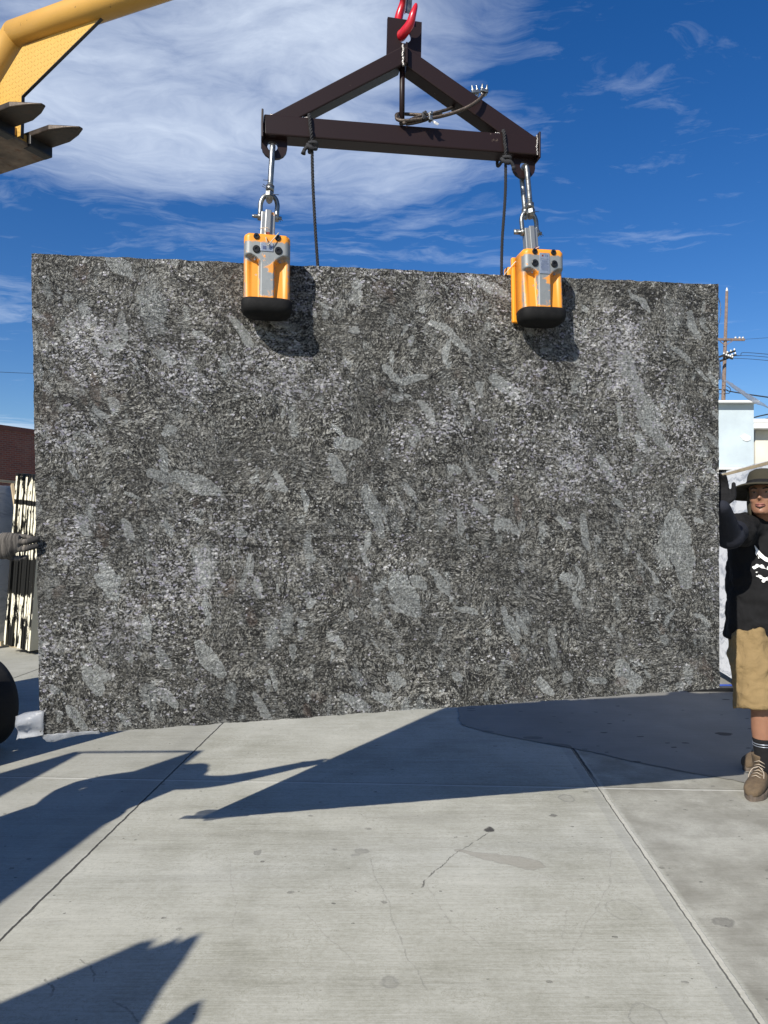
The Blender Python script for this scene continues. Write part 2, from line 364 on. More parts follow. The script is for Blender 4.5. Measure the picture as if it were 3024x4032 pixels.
pts = [Vector((.75, 15, 0))]+pts+[G(2940, 3086), Vector((3.2, 4.07, 0)), Vector((9, 3.8, 0)), Vector((9, 15, 0))]
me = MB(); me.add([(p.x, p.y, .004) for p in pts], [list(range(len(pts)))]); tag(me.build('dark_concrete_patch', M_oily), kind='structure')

# ------------------------------------------------------------------ the hanging stone slab
def vn(X, Z, seed):
    xi = np.floor(X).astype(np.int64); zi = np.floor(Z).astype(np.int64); fx = X-xi; fz = Z-zi
    fx = fx*fx*(3-2*fx); fz = fz*fz*(3-2*fz)
    def h(a, c):
        k = (a*374761393+c*668265263+seed*1442695041) & 0xffffffff; k = ((k ^ (k >> 13))*1274126177) & 0xffffffff
        return ((k ^ (k >> 16)) & 0xffff)/65535.
    return (h(xi, zi)*(1-fx)+h(xi+1, zi)*fx)*(1-fz)+(h(xi, zi+1)*(1-fx)+h(xi+1, zi+1)*fx)*fz
def fbm(X, Z, seed, o=5, g=.55):
    s = 0; a = 1; tot = 0
    for i in range(o): s = s+a*vn(X*2**i, Z*2**i, seed+i*17); tot += a; a *= g
    return s/tot
TL, TR, BR, BL = S(122, 997), S(2828, 1120), S(2834, 2710), S(158, 2900)
TH = .03; nx, nz = 700, 450
uu, vv = np.meshgrid(np.linspace(0, 1, nx+1), np.linspace(0, 1, nz+1))
# a quad with slightly broken edges
ex = (fbm(vv*38+uu*.0, uu*0+3, 5)-.5)*.008; ez = (fbm(uu*60, vv*0+9, 8)-.5)*.010
wl = np.clip(1-uu/.004, 0, 1)+np.clip((uu-.996)/.004, 0, 1); wt = np.clip(1-vv/.006, 0, 1)+np.clip((vv-.994)/.006, 0, 1)
px_ = (1-vv)*((1-uu)*BL.x+uu*BR.x)+vv*((1-uu)*TL.x+uu*TR.x)+ex*wl
pz_ = (1-vv)*((1-uu)*BL.z+uu*BR.z)+vv*((1-uu)*TL.z+uu*TR.z)+ez*wt
wx = (fbm(px_*4, pz_*4, 31)-.5)*.16; wz = (fbm(px_*4, pz_*4, 47)-.5)*.16
QX, QZ = px_+wx*.8, pz_+wz*.8
blobA = np.zeros_like(px_); blobB = np.zeros_like(px_); glit = np.zeros_like(px_)
def cap(arr, p, q, wpx, amt, soft=.35, taper=True):
    a, c = S(*p), S(*q); wd = wpx/2/880
    dx, dz = c.x-a.x, c.z-a.z; L2 = dx*dx+dz*dz+1e-6
    h = np.clip(((QX-a.x)*dx+(QZ-a.z)*dz)/L2, 0, 1); d = np.hypot(QX-a.x-h*dx, QZ-a.z-h*dz)
    ww = wd*(.55+.6*np.sin(np.pi*np.clip(h*.8+.1, 0, 1))) if taper else wd
    np.maximum(arr, amt*np.clip((ww-d)/(ww*soft)+.5, 0, 1), out=arr)
pale = [((2480, 1420), (2545, 1560), 62, 1), ((2545, 1560), (2580, 1700), 76, 1), ((2580, 1690), (2625, 1750), 44, .9), ((600, 1855), (720, 1890), 40, .9), ((700, 1875), (860, 1935), 62, 1), ((2660, 2020), (2690, 2120), 110, .95), ((2690, 2120), (2705, 2270), 80, .9),
 ((1445, 1920), (1475, 2030), 44, .9), ((1475, 2020), (1505, 2090), 30, .8), ((1290, 1790), (1330, 1870), 56, .8), ((1330, 1740), (1400, 1730), 46, .65), ((645, 1740), (665, 1850), 26, .8), ((1205, 2110), (1215, 2200), 30, .8), ((780, 2540), (835, 2650), 44, .8),
 ((650, 2560), (690, 2620), 36, .7), ((630, 2730), (660, 2780), 38, .7), ((1575, 2240), (1625, 2410), 54, .8), ((415, 1030), (500, 1060), 44, .7), ((2355, 1790), (2420, 1890), 34, .85), ((2300, 2030), (2320, 2150), 34, .6), ((2440, 2600), (2510, 2690), 60, .75), ((2030, 2440), (2040, 2520), 30, .7),
 ((2150, 2470), (2165, 2560), 34, .7), ((1185, 1930), (1195, 2000), 30, .6), ((900, 1240), (960, 1330), 44, .6), ((1690, 1290), (1830, 1400), 34, .6), ((480, 1230), (500, 1330), 30, .75), ((1560, 1500), (1680, 1490), 36, .5), ((1960, 1500), (2040, 1560), 60, .5), ((1700, 2250), (1760, 2350), 34, .6), ((1780, 2380), (1880, 2410), 24, .7),
 ((380, 2230), (430, 2350), 50, .55), ((480, 2050), (520, 2130), 40, .5), ((980, 2180), (1000, 2260), 34, .5), ((780, 2250), (810, 2290), 44, .6), ((1500, 2640), (1530, 2700), 34, .7), ((1980, 2040), (2040, 2080), 40, .5), ((2200, 2280), (2260, 2320), 50, .45), ((560, 2450), (600, 2520), 36, .6), ((340, 2640), (400, 2700), 50, .55), ((1640, 1600), (1700, 1680), 40, .5), ((1080, 1250), (1180, 1300), 40, .35), ((2720, 1230), (2760, 1330), 34, .5), ((2480, 1160), (2560, 1250), 30, .5), ((1850, 1120), (2000, 1150), 40, .35), ((2120, 2650), (2180, 2700), 36, .6), ((1000, 2730), (1060, 2800), 40, .5), ((260, 2780), (340, 2850), 36, .7)]
for p, q, wd, am in pale: cap(blobA, p, q, wd, am)
rs = np.random.RandomState(4)
for i in range(210):
    x0 = rs.uniform(150, 2810); y0 = rs.uniform(1080, 2830); L = rs.uniform(15, 85); an = R(rs.normal(62, 26)); wd = rs.uniform(9, 32)
    cap(blobA, (x0, y0), (x0+L*math.cos(an), y0+L*math.sin(an)), wd, rs.uniform(.25, .75))
brown = [((215, 1270), (215, 1330), 44, .7), ((385, 1470), (390, 1560), 40, .8), ((460, 1230), (470, 1250), 60, .2), ((900, 2290), (900, 2320), 60, .7), ((1375, 2270), (1400, 2330), 60, .6), ((965, 2410), (975, 2450), 36, .7), ((2770, 2590), (2790, 2650), 40, .7), ((1490, 1130), (1550, 1150), 60, .6), ((380, 2060), (390, 2130), 50, .7), ((2030, 1960), (2050, 2040), 26, .8),
 ((1210, 2780), (1225, 2820), 26, .9), ((160, 1560), (190, 1700), 60, .35), ((300, 1050), (320, 1090), 50, .7), ((2130, 1480), (2160, 1540), 40, .6), ((2440, 2660), (2470, 2670), 30, .7), ((2720, 2600), (2760, 2620), 30, .5), ((1250, 2750), (1300, 2760), 40, .4), ((2215, 1130), (2240, 1160), 40, .6), ((2020, 2540), (2040, 2580), 40, .5)]
for p, q, wd, am in brown: cap(blobB, p, q, wd, am)
for i in range(60):
    x0 = rs.uniform(150, 2810); y0 = rs.uniform(1080, 2830); L = rs.uniform(10, 50); an = R(rs.normal(75, 25))
    cap(blobB, (x0, y0), (x0+L*math.cos(an), y0+L*math.sin(an)), rs.uniform(10, 40), rs.uniform(.15, .5))
for (cx_, cy_, r_, am) in [(390, 1370, 150, 1), (1050, 1470, 150, 1), (1290, 1520, 120, .7), (720, 1520, 150, .7), (1750, 1680, 150, .6), (2420, 1380, 170, .9), (2680, 1660, 120, .6), (260, 1700, 130, .8), (1250, 1150, 110, .7), (850, 2050, 160, .4), (300, 2150, 160, .7), (700, 2300, 160, .8), (1850, 1980, 140, .5), (2250, 1850, 150, .6), (1600, 1750, 130, .5), (180, 2500, 150, .6), (2080, 1540, 110, .6), (450, 2450, 130, .7), (2150, 1300, 100, .4), (1850, 1180, 120, .5)]:
    a = S(cx_, cy_); d = np.hypot(QX-a.x, QZ-a.z)/(r_/880); np.maximum(glit, am*np.clip(1.25-d, 0, 1), out=glit)
glit = np.clip(glit*.8+np.clip(fbm(px_*2.2, pz_*2.2, 77)-.42, 0, 1)*1.3, 0, 1)
# rough, riven surface relief
sw = fbm(px_*3, pz_*3, 91)
rel = (fbm(px_*30+wx*160, pz_*60+wz*160, 101, 3)-.5)*.0105+(fbm(px_*9, pz_*22, 111, 3)-.5)*.010
rel += (vn(px_*3+5, pz_*90, 121)-.5)*.0040*np.clip(.3+sw, 0, 1)
rel *= (1-.7*np.clip(blobA*1.3, 0, 1)); edgew = np.minimum(np.minimum(uu, 1-uu)*300, np.minimum(vv, 1-vv)*200); rel *= np.clip(edgew, 0, 1)
NV = (nx+1)*(nz+1)
front = np.stack([px_, -rel, pz_], -1).reshape(-1, 3)
idx = np.arange(NV).reshape(nz+1, nx+1)
fq = np.stack([idx[:-1, :-1], idx[:-1, 1:], idx[1:, 1:], idx[1:, :-1]], -1).reshape(-1, 4)
ring = np.concatenate([idx[0, :-1], idx[:-1, -1], idx[-1, :0:-1], idx[:0:-1, 0]])
back = front[ring].copy(); back[:, 1] = TH; verts = np.concatenate([front, back]); n = len(ring)
mid = front[ring].copy(); verts = np.concatenate([verts, ])
side = [(ring[(i+1) % n], ring[i], NV+i, NV+(i+1) % n) for i in range(n)]
me = bpy.data.meshes.new('granite_slab'); me.from_pydata(verts.tolist(), [], fq.tolist()+side+[list(range(NV, NV+n))[::-1]]); me.update()
at = me.attributes.new('veins', 'FLOAT_COLOR', 'POINT'); ca = np.zeros((NV+n, 4), np.float32)
ca[:NV, 0] = blobA.ravel(); ca[:NV, 1] = blobB.ravel(); ca[:NV, 2] = glit.ravel(); ca[:, 3] = 1; ca[NV:, :3] = ca[ring, :3]
at.data.foreach_set('color', ca.ravel())
slab = bpy.data.objects.new('granite_slab', me); C.objects.link(slab); slab.matrix_world = SL
tag(slab, 'huge rough dark grey granite slab hanging from two orange lifting clamps', 'stone slab')
for p in me.polygons: p.use_smooth = False
m, t, b = mat('rough_granite'); co = objco(t)
at = t('ShaderNodeAttribute', attribute_name='veins'); ar, ag, ab = t.sep(at.outputs['Color'])[:3]
c2 = t.vm('MULTIPLY', co, (1, 1, 1))
wv = t.vm('SCALE', t.vm('SUBTRACT', t.noise(c2, 11, 4, .6, out='Color'), (.5, .5, .5)), scale=.16)
cw = t.vm('ADD', c2, wv)
wv2 = t.vm('SCALE', t.vm('SUBTRACT', t.noise(c2, 3.6, 5, .62, 1.4, out='Color'), (.5, .5, .5)), scale=.50)
cf = t.vm('ADD', c2, wv2)
g1 = t.noise(t.mapping(cf, (1, 1, 3.0)), 31, 6, .70, .8)               # wrinkled, folded grain
f1 = t.noise(t.mapping(cf, (1.0, 1, 2.6)), 10, 4, .55, .4)             # folds a few centimetres long
iso = t.math('PINGPONG', t.math('MULTIPLY', f1, 9.0), .5)
ridge = t.math('ABSOLUTE', t.math('SUBTRACT', t.noise(t.mapping(cf, (1, 1, 1.6)), 7, 5, .6, .8), .5))
g2 = t.noise(co, 105, 3, .65); g3 = t.noise(t.mapping(c2, (5, 5, 110)), 1, 4, .65)   # fine grain, saw lines
lo = t.noise(c2, 2.2, 5, .6); md = t.noise(t.vm('ADD', cf, (4, 0, 2)), 9, 6, .66)
sawz = t.mr(t.noise(t.vm('ADD', co, (0, 0, 6)), 1.7, 4, .55), .36, .60)
def crease(sc_, seed_, dist_):
    n__ = t.math('ABSOLUTE', t.math('SUBTRACT', t.noise(t.vm('ADD', t.mapping(cf, (1, 1, 1.9)), (seed_, 0, seed_)), sc_, 3, .55, dist_), .5))
    return t.mr(n__, .042, .020), t.math('MULTIPLY', t.mr(n__, .120, .085), t.mr(n__, .040, .055))
d1_, l1_ = crease(7, 0, .9); d2_, l2_ = crease(13, 4, .6); d3_, l3_ = crease(20, 8, .4)
dk_ = t.math('ADD', t.math('MULTIPLY', d1_, .9), t.math('ADD', t.math('MULTIPLY', d2_, .8), t.math('MULTIPLY', d3_, .5)))
lt_ = t.math('ADD', t.math('MULTIPLY', l1_, .9), t.math('ADD', t.math('MULTIPLY', l2_, .8), t.math('MULTIPLY', l3_, .5)))
net = t.math('SUBTRACT', lt_, dk_)
v = t.math('ADD', t.math('MULTIPLY', t.math('SUBTRACT', g1, .5), 1.25), t.math('MULTIPLY', t.math('SUBTRACT', g2, .5), 1.2))
v = t.math('ADD', v, t.math('MULTIPLY', net, .16))
v = t.math('ADD', v, t.math('MULTIPLY', t.math('SUBTRACT', iso, .25), .62)); v = t.math('ADD', v, t.math('MULTIPLY', t.math('SUBTRACT', lo, .5), .22)); v = t.math('ADD', v, t.math('MULTIPLY', t.math('SUBTRACT', md, .5), .35))
v = t.math('ADD', v, t.math('MULTIPLY', t.math('MULTIPLY', t.math('SUBTRACT', g3, .5), sawz), 1.0)); v = t.math('ADD', v, .5)
col = t.ramp(v, [(.22, (.006, .006, .005)), (.38, (.034, .033, .029)), (.50, (.107, .103, .086)), (.61, (.225, .220, .190)), (.78, (.43, .425, .39))])
# crisp pale grey patches: big ones where the slab has them, many smaller ones everywhere
tex = t.math('ADD', t.math('MULTIPLY', g1, .5), t.math('MULTIPLY', g2, .5))
pal = t.mix(t.mr(t.math('ADD', t.math('ADD', .035, tex), t.math('MULTIPLY', t.math('SUBTRACT', g3, .5), .25)), .38, .62), (.065, .073, .070), (.56, .59, .575))
pm0 = t.math('ADD', ar, t.math('MULTIPLY', t.math('SUBTRACT', t.math('ADD', t.math('MULTIPLY', md, .45), t.math('MULTIPLY', g1, .55)), .5), 2.6))
pm = t.math('MULTIPLY', t.mr(pm0, .32, .42), t.mr(ar, .03, .22)); prim = t.math('MULTIPLY', t.math('MULTIPLY', t.mr(pm0, .30, .36), t.mr(pm0, .56, .46)), t.mr(ar, .03, .22))
col = t.mix(t.math('MULTIPLY', pm, t.mr(t.math('ADD', g1, t.math('MULTIPLY', iso, .30)), .44, .66, .25, .90)), col, pal); col = t.mix(t.math('MULTIPLY', prim, .55), col, (.50, .52, .51))
ew = t.vm('ADD', co, t.vm('ADD', t.vm('SCALE', t.vm('SUBTRACT', t.noise(co, 9, 3, .5, out='Color'), (.5, .5, .5)), scale=.10), t.vm('SCALE', t.vm('SUBTRACT', t.noise(co, 42, 4, .7, out='Color'), (.5, .5, .5)), scale=.030)))
allp = pm
for sc_, rot_, sq_, th_, seed_, am_ in ((8.0, 24, .45, .78, 0, .55), (15.0, 14, .48, .66, 5, .60), (24.0, -20, .55, .66, 9, .60)):
    vo = t('ShaderNodeTexVoronoi', {'Vector': t.vm('ADD', t.mapping(ew, (1.0, 0, sq_), (0, R(rot_), 0)), (seed_, 0, seed_*.6)), 'Scale': sc_}); r0, r1, r2 = t.sep(vo.outputs['Color'])[:3]
    dd_ = t.math('ADD', vo.outputs['Distance'], t.math('MULTIPLY', t.math('SUBTRACT', g1, .5), -1.1))
    inn = t.math('SUBTRACT', t.mr(r0, th_, 1, .14, .42), dd_); gt_ = t.math('GREATER_THAN', r0, th_)
    mk_ = t.math('MULTIPLY', t.mr(inn, -.01, .02), gt_); rim = t.math('MULTIPLY', t.math('MULTIPLY', t.mr(inn, .0, .015), t.mr(inn, .06, .03)), gt_)
    col = t.mix(t.math('MULTIPLY', t.math('MULTIPLY', mk_, t.mr(iso, .05, .35, .45, 1.1)), t.mr(r1, 0, 1, am_*.35, am_*1.2)), col, pal); col = t.mix(t.math('MULTIPLY', rim, t.mr(r2, .3, 1, 0, .6)), col, (.42, .44, .43)); allp = t.math('MAXIMUM', allp, mk_)
# thin pale veins that swirl round the patches
vein = t.math('MULTIPLY', t.mr(ridge, .016, .004), t.mr(t.noise(t.vm('ADD', co, (1, 0, 8)), 4, 4, .6), .45, .58)); col = t.mix(t.math('MULTIPLY', vein, .6), col, (.36, .375, .365))
dvein = t.math('MULTIPLY', t.mr(t.math('ABSOLUTE', t.math('SUBTRACT', ridge, .05)), .010, .003), t.mr(g1, .4, .55)); col = t.mix(t.math('MULTIPLY', dvein, .5), col, (.012, .012, .011))
bm_ = t.math('MULTIPLY', ag, t.mr(t.math('ADD', t.math('MULTIPLY', md, .6), t.math('MULTIPLY', g1, .4)), .40, .52)); col = t.mix(t.math('MULTIPLY', bm_, .62), col, t.mix(t.mr(tex, .38, .62), (.045, .028, .020), (.30, .21, .165)))
# pale flakes, with their sparkle painted in as white specks
fl = t('ShaderNodeTexVoronoi', {'Vector': t.vm('ADD', t.mapping(co, (1, 1, 1.5)), t.vm('SCALE', t.vm('SUBTRACT', t.noise(co, 60, 3, .6, out='Color'), (.5, .5, .5)), scale=.012)), 'Scale': 85.0}); fr, fg, fb = t.sep(fl.outputs['Color'])[:3]
clus = t.math('MULTIPLY', t.mr(ab, .14, .85), t.mr(t.noise(cw, 11, 5, .7), .41, .58))
fm = t.math('GREATER_THAN', fr, t.mr(clus, 0, 1, .992, .42)); fm = t.math('MULTIPLY', fm, t.mr(fl.outputs['Distance'], .85, .6))
col = t.mix(t.math('MULTIPLY', fm, .85), col, t.mix(fg, (.42, .40, .50), (.90, .90, .88)))
f2 = t('ShaderNodeTexVoronoi', {'Vector': co, 'Scale': 150.0}); f2r = t.sep(f2.outputs['Color'])[0]
fm2 = t.math('GREATER_THAN', f2r, t.mr(clus, 0, 1, .985, .62)); col = t.mix(t.math('MULTIPLY', fm2, .65), col, (.62, .62, .64))
dkm = t.math('MULTIPLY', t.math('LESS_THAN', fb, .20), t.math('SUBTRACT', 1, allp)); col = t.mix(t.math('MULTIPLY', dkm, .45), col, (.006, .006, .006))
# thin bright saw marks
sl = t.noise(t.mapping(co, (1.6, 1, 420), (0, 0, 0)), 1, 2, .4); slm = t.math('MULTIPLY', t.mr(sl, .70, .74), t.mr(t.noise(co, 1.9, 3), .48, .6)); col = t.mix(t.math('MULTIPLY', slm, .7), col, (.42, .42, .40))
h = t.math('ADD', t.math('ADD', t.math('ADD', t.math('MULTIPLY', g1, 1.2), t.math('MULTIPLY', net, .35)), t.math('MULTIPLY', iso, .8)), t.math('ADD', t.math('MULTIPLY', g2, .4), t.math('MULTIPLY', t.math('MULTIPLY', g3, sawz), 1.2)))
nrm = bump(t, h, 1.0, .010)
setp(t, b, color=col, rough=t.mr(t.math('MAXIMUM', fm, fm2), 0, 1, .62, .22), spec=.5, normal=nrm)
me.materials.append(m); M_granite = m

# ------------------------------------------------------------------ lifting gear
M_brown = painted('maroon_paint', (.016, .0075, .0070), (.12, .09, .07), .24, 16, .46, .7, .1); M_brown.node_tree.nodes['Principled BSDF'].inputs['Specular IOR Level'].default_value = .28
M_galv = simple('galvanised_steel', (.25, .255, .245), .38, .9, .3, 30, .2, 90, dirt=(.10, .085, .065), dirt_amt=.6)
M_darkst = simple('dark_steel', (.05, .048, .045), .45, .6, .4, 25, .3, 90, dirt=(.10, .06, .035), dirt_amt=.4)
M_weld = simple('weld_bead', (.35, .33, .31), .3, .7, .5, 90, .9, 140)
M_yel = painted('orange_enamel', (.88, .335, .025), (.36, .375, .37), .22, 13, .30, .42, .5)
M_alu = painted('worn_enamel', (.80, .31, .03), (.27, .28, .275), 1.35, 15, .36, .40, .55)
M_rub = simple('black_rubber', (.008, .008, .008), .75, 0, .4, 20, .35, 70, dirt=(.025, .022, .02), dirt_amt=.4, spec=.2)
M_bolt = simple('black_bolt', (.022, .022, .022), .4, .6, .3, 40, .1)
M_red = painted('red_paint', (.46, .012, .024), (.35, .10, .09), .12, 22, .30, .45, .1)
M_rope = simple('dark_rope', (.022, .022, .024), .9, 0, .5, 160, .6, 300)
M_wire = simple('steel_cable', (.085, .068, .055), .45, .6, .5, 120, .4, 300, dirt=(.13, .07, .04), dirt_amt=.5)
M_white = simple('white_paint', (.75, .75, .72), .5, 0, .05, 30, .1)
M_string = simple('old_string', (.50, .43, .32), .9, 0, .3, 100, .3, 200)
M_plate = simple('printed_plate', (.30, .33, .38), .35, .5, .15, 60, .1)
M_ink = simple('plate_ink', (.05, .07, .15), .6, 0, .2, 80, 0)
M_rustred = simple('rusty_red', (.17, .03, .018), .7, .2, .4, 50, .4)
sbase = S(1600, 500)
spr = thing('spreader_frame', 'dark maroon triangular steel lifting frame with two sloping arms above the slab', 'lifting frame', (SL @ Vector((sbase.x, 0, sbase.z))), math.atan2(.1866, .9823))
T0 = -.045
a = S(1040, 487, T0); c = S(2118, 572, T0)
bl = Vector((a.x, 0, a.z)); br = Vector((c.x, 0, c.z)); W = .088
MB(SL).bar(bl, br, W, .088).build('cross_beam', M_brown, spr, bevel=.006)
ap_l = S(1580, 215, T0); ap_r = S(1604, 215, T0)
def shear_bar(x0, zt0, zb0, x1, zt1, zb1, t0=-.04, t1=.04):
    return MB(SL).add([(x, t, z) for t in (t0, t1) for (x, z) in ((x0, zb0), (x0, zt0), (x1, zt1), (x1, zb1))], [(0, 1, 2, 3), (7, 6, 5, 4), (0, 4, 5, 1), (1, 5, 6, 2), (2, 6, 7, 3), (3, 7, 4, 0)])
def Sz(px, py): return S(px, py, -.04)
topz = lambda s: bl.z+(s-bl.x)/(br.x-bl.x)*(br.z-bl.z)+.045
q = [Sz(1052, 430), Sz(1583, 181), Sz(1583, 255), Sz(1170, 446)]
def dia(q):
    vs = [(p.x, t, p.z) for t in (-.04, .04) for p in q]
    return MB(SL).add(vs, [(0, 1, 2, 3), (7, 6, 5, 4), (0, 4, 5, 1), (1, 5, 6, 2), (2, 6, 7, 3), (3, 7, 4, 0)])
q[0].z = topz(q[0].x)-.01; q[3].z = topz(q[3].x)-.01
dia(q).build('sloping_arm', M_brown, spr, bevel=.005)
q = [Sz(1604, 185), Sz(2118, 528), Sz(1985, 522), Sz(1604, 262)]
q[1].z = topz(q[1].x)-.01; q[2].z = topz(q[2].x)-.01
dia(q).build('sloping_arm', M_brown, spr, bevel=.005)
# weld seam and rib at the apex
r0, r1 = Sz(1592, 180), Sz(1592, 258)
mb = MB(SL); mb.box(((r0.x+r1.x)/2+.006, -.052, (r0.z+r1.z)/2), (.007, .03, (r0.z-r1.z))); mb.build('centre_rib', M_brown, spr)
mb = MB(SL)
for i in range(16):
    k = i/15; mb.ell((r0.x-.006+random.uniform(-.002, .002), -.043, r0.z+(r1.z-r0.z)*k), (.007, .006, .0055), 8, 5)
mb.build('weld_seam', M_weld, spr)
mb = MB(SL)
e = S(2120, 600, T0)
for i in range(20):
    k = i/19; mb.ell((br.x-.004+random.uniform(-.002, .002), -.046, br.z-.044+.088*k), (.005, .004, .004), 7, 5)
mb.build('weld_seam', M_weld, spr); mb = MB(SL)
for i in range(24): mb.ell((bl.x+.03+i*.0068, -.03+random.uniform(-.002, .002), topz(bl.x+.03+i*.0068)+.003), (.006, .006, .005), 7, 5)
mb.build('weld_seam', M_weld, spr); mb = MB(SL)
for i in range(14): mb.ell((br.x-.20+i*.008, -.032, topz(br.x-.20+i*.008)+.002), (.006, .006, .005), 7, 5)
mb.build('weld_seam', M_weld, spr)
for p, sgn in ((bl, -1), (br, 1)):
    MB(SL).box((p.x+sgn*.007, 0, p.z), (.009, .108, .122)).build('end_plate', M_brown, spr, bevel=.003)
r0, r1 = S(1586, 250, 0), S(1584, 480, 0)
MB(SL).tube([(r0.x-.002, 0, r0.z+.05), (r1.x-.002, 0, r1.z-.01)], .0125, 16).build('centre_rod', M_brown, spr)
# top plate with its hole
def holed_plate(poly, hc, hr, t0, t1, name, mt, par, n=40):
    """flat plate in the slab frame with a round hole: ring of quads between outline and hole"""
    def hit(a):
        d = Vector((math.cos(a), math.sin(a))); best = None
        for i in range(len(poly)):
            p, q = Vector(poly[i]), Vector(poly[(i+1) % len(poly)]); e = q-p; dn = d.x*e.y-d.y*e.x
            if abs(dn) < 1e-9: continue
            w = p-Vector(hc); tt = (w.x*e.y-w.y*e.x)/dn; uu_ = (w.x*d.y-w.y*d.x)/dn
            if tt > 0 and -1e-6 <= uu_ <= 1+1e-6 and (best is None or tt < best): best = tt
        return Vector(hc)+d*best
    an = [2*math.pi*j/n for j in range(n)]
    for p in poly: an.append(math.atan2(p[1]-hc[1], p[0]-hc[0]) % (2*math.pi))
    an = sorted(set(round(v, 6) for v in an)); n = len(an)
    vs = []
    for t_ in (t0, t1):
        for a_ in an: h_ = hit(a_); vs.append((h_.x, t_, h_.y))
        for a_ in an: vs.append((hc[0]+hr*math.cos(a_), t_, hc[1]+hr*math.sin(a_)))
    fs = []
    for j in range(n):
        k = (j+1) % n
        fs += [(j, k, n+k, n+j), (2*n+j, 3*n+j, 3*n+k, 2*n+k), (j, 2*n+j, 2*n+k, k), (n+j, n+k, 3*n+k, 3*n+j)]
    return MB(SL).add(vs, fs).build(name, mt, par)
pp = [S(1527, 66, -.008), S(1661, 87, -.008), S(1658, 236, -.008), S(1523, 226, -.008)]
hc = S(1591, 141, -.008)
holed_plate([(p.x, p.z) for p in pp], (hc.x, hc.z), .0335, -.008, .008, 'hanging_plate', M_brown, spr)
def lug(pxl, pxr, pyt, pyb, hx, hy):
    l, r = S(pxl, pyt, -.008), S(pxr, pyt, -.008); bb = S(hx, pyb, -.008); h_ = S(hx, hy, -.008)
    cx_ = (l.x+r.x)/2; rr = (r.x-l.x)/2; poly = [(r.x, l.z+.03), (l.x, l.z+.03)]; lowc = bb.z+rr*.9
    for j in range(0, 9): a_ = math.pi*(1+j/8); poly.append((cx_+rr*math.cos(a_), lowc+rr*.9*math.sin(a_)))
    holed_plate(poly, (h_.x, h_.z), .0225, -.008, .008, 'lifting_lug', M_brown, spr)
    return cx_, h_.x, h_.z
lugL = lug(1030, 1131, 545, 624, 1073, 576)
lugR = lug(2020, 2107, 612, 702, 2066, 655)

# hook with latch, its swivel and short chain up to the jib
hk = thing('crane_hook', 'red crane hook through the hole of the lifting frame plate', 'hook', (SL @ Vector((hc.x, 0, hc.z))))
def Ht(px, py, t): return S(px, py, t)
tip = Ht(1636, 24, -.075)
path = [Ht(1590, -22, .02), Ht(1586, 14, .045), Ht(1572, 60, .06), Ht(1566, 98, .055), Ht(1571, 128, .03), Ht(1579, 141, 0), Ht(1594, 124, -.035), Ht(1614, 95, -.06), Ht(1625, 58, -.075), tip, Ht(1635, 16, -.073)]
rad = [.019, .018, .021, .023, .024, .0245, .0235, .0215, .017, .0105, .005]
sp = smooth_path(path, 5); rr_ = [np.interp(i/5, range(len(rad)), rad) for i in range(len(sp))]
MB(SL).tube(sp, rr_, 18, flat=.88).build('hook_body', M_red, hk)
l0, l1 = S(1606, 52, -.04), S(1612, -20, .01)
MB(SL).bar(l0, l1, .030, .004, up=(0, -1, .1)).bar(l0+Vector((-.013, -.002, 0)), l1+Vector((-.013, -.002, 0)), .004, .016, up=(0, -1, .1)).build('safety_latch', M_galv, hk, bevel=.001)
MB(SL).tube([(path[0].x, .02, path[0].z-.004), (path[0].x, .02, path[0].z+.05)], [.03, .026], 18).build('hook_collar', M_red, hk)
chain_top = path[0].z+.05
def link(c, ln, wd, r, rot):
    pts = []
    for j in range(24):
        a_ = 2*math.pi*j/24; pts.append(Vector((math.cos(a_)*wd, 0, math.sin(a_)*wd+(ln/2-wd)*(1 if math.sin(a_) > 0 else -1))))
    pts.append(pts[0]); m3 = Matrix.Rotation(rot, 3, 'Z'); return MB(SL).tube([Vector(c)+m3 @ p for p in pts], r, 10)
zz = chain_top+.03; k = 0
ZJ = 4.30
while zz < ZJ+.02:
    o = link((path[0].x, .02, zz), .085, .024, .008, R(90*k)); o = o.build('chain_link', M_galv); k += 1
    tag(o, 'steel chain link %s hanging above the red hook' % ['first', 'second', 'third', 'fourth', 'fifth', 'sixth', 'seventh', 'eighth', 'ninth', 'tenth', 'eleventh', 'twelfth'][k-1], 'chain link', 'chain links above the hook'); zz += .066

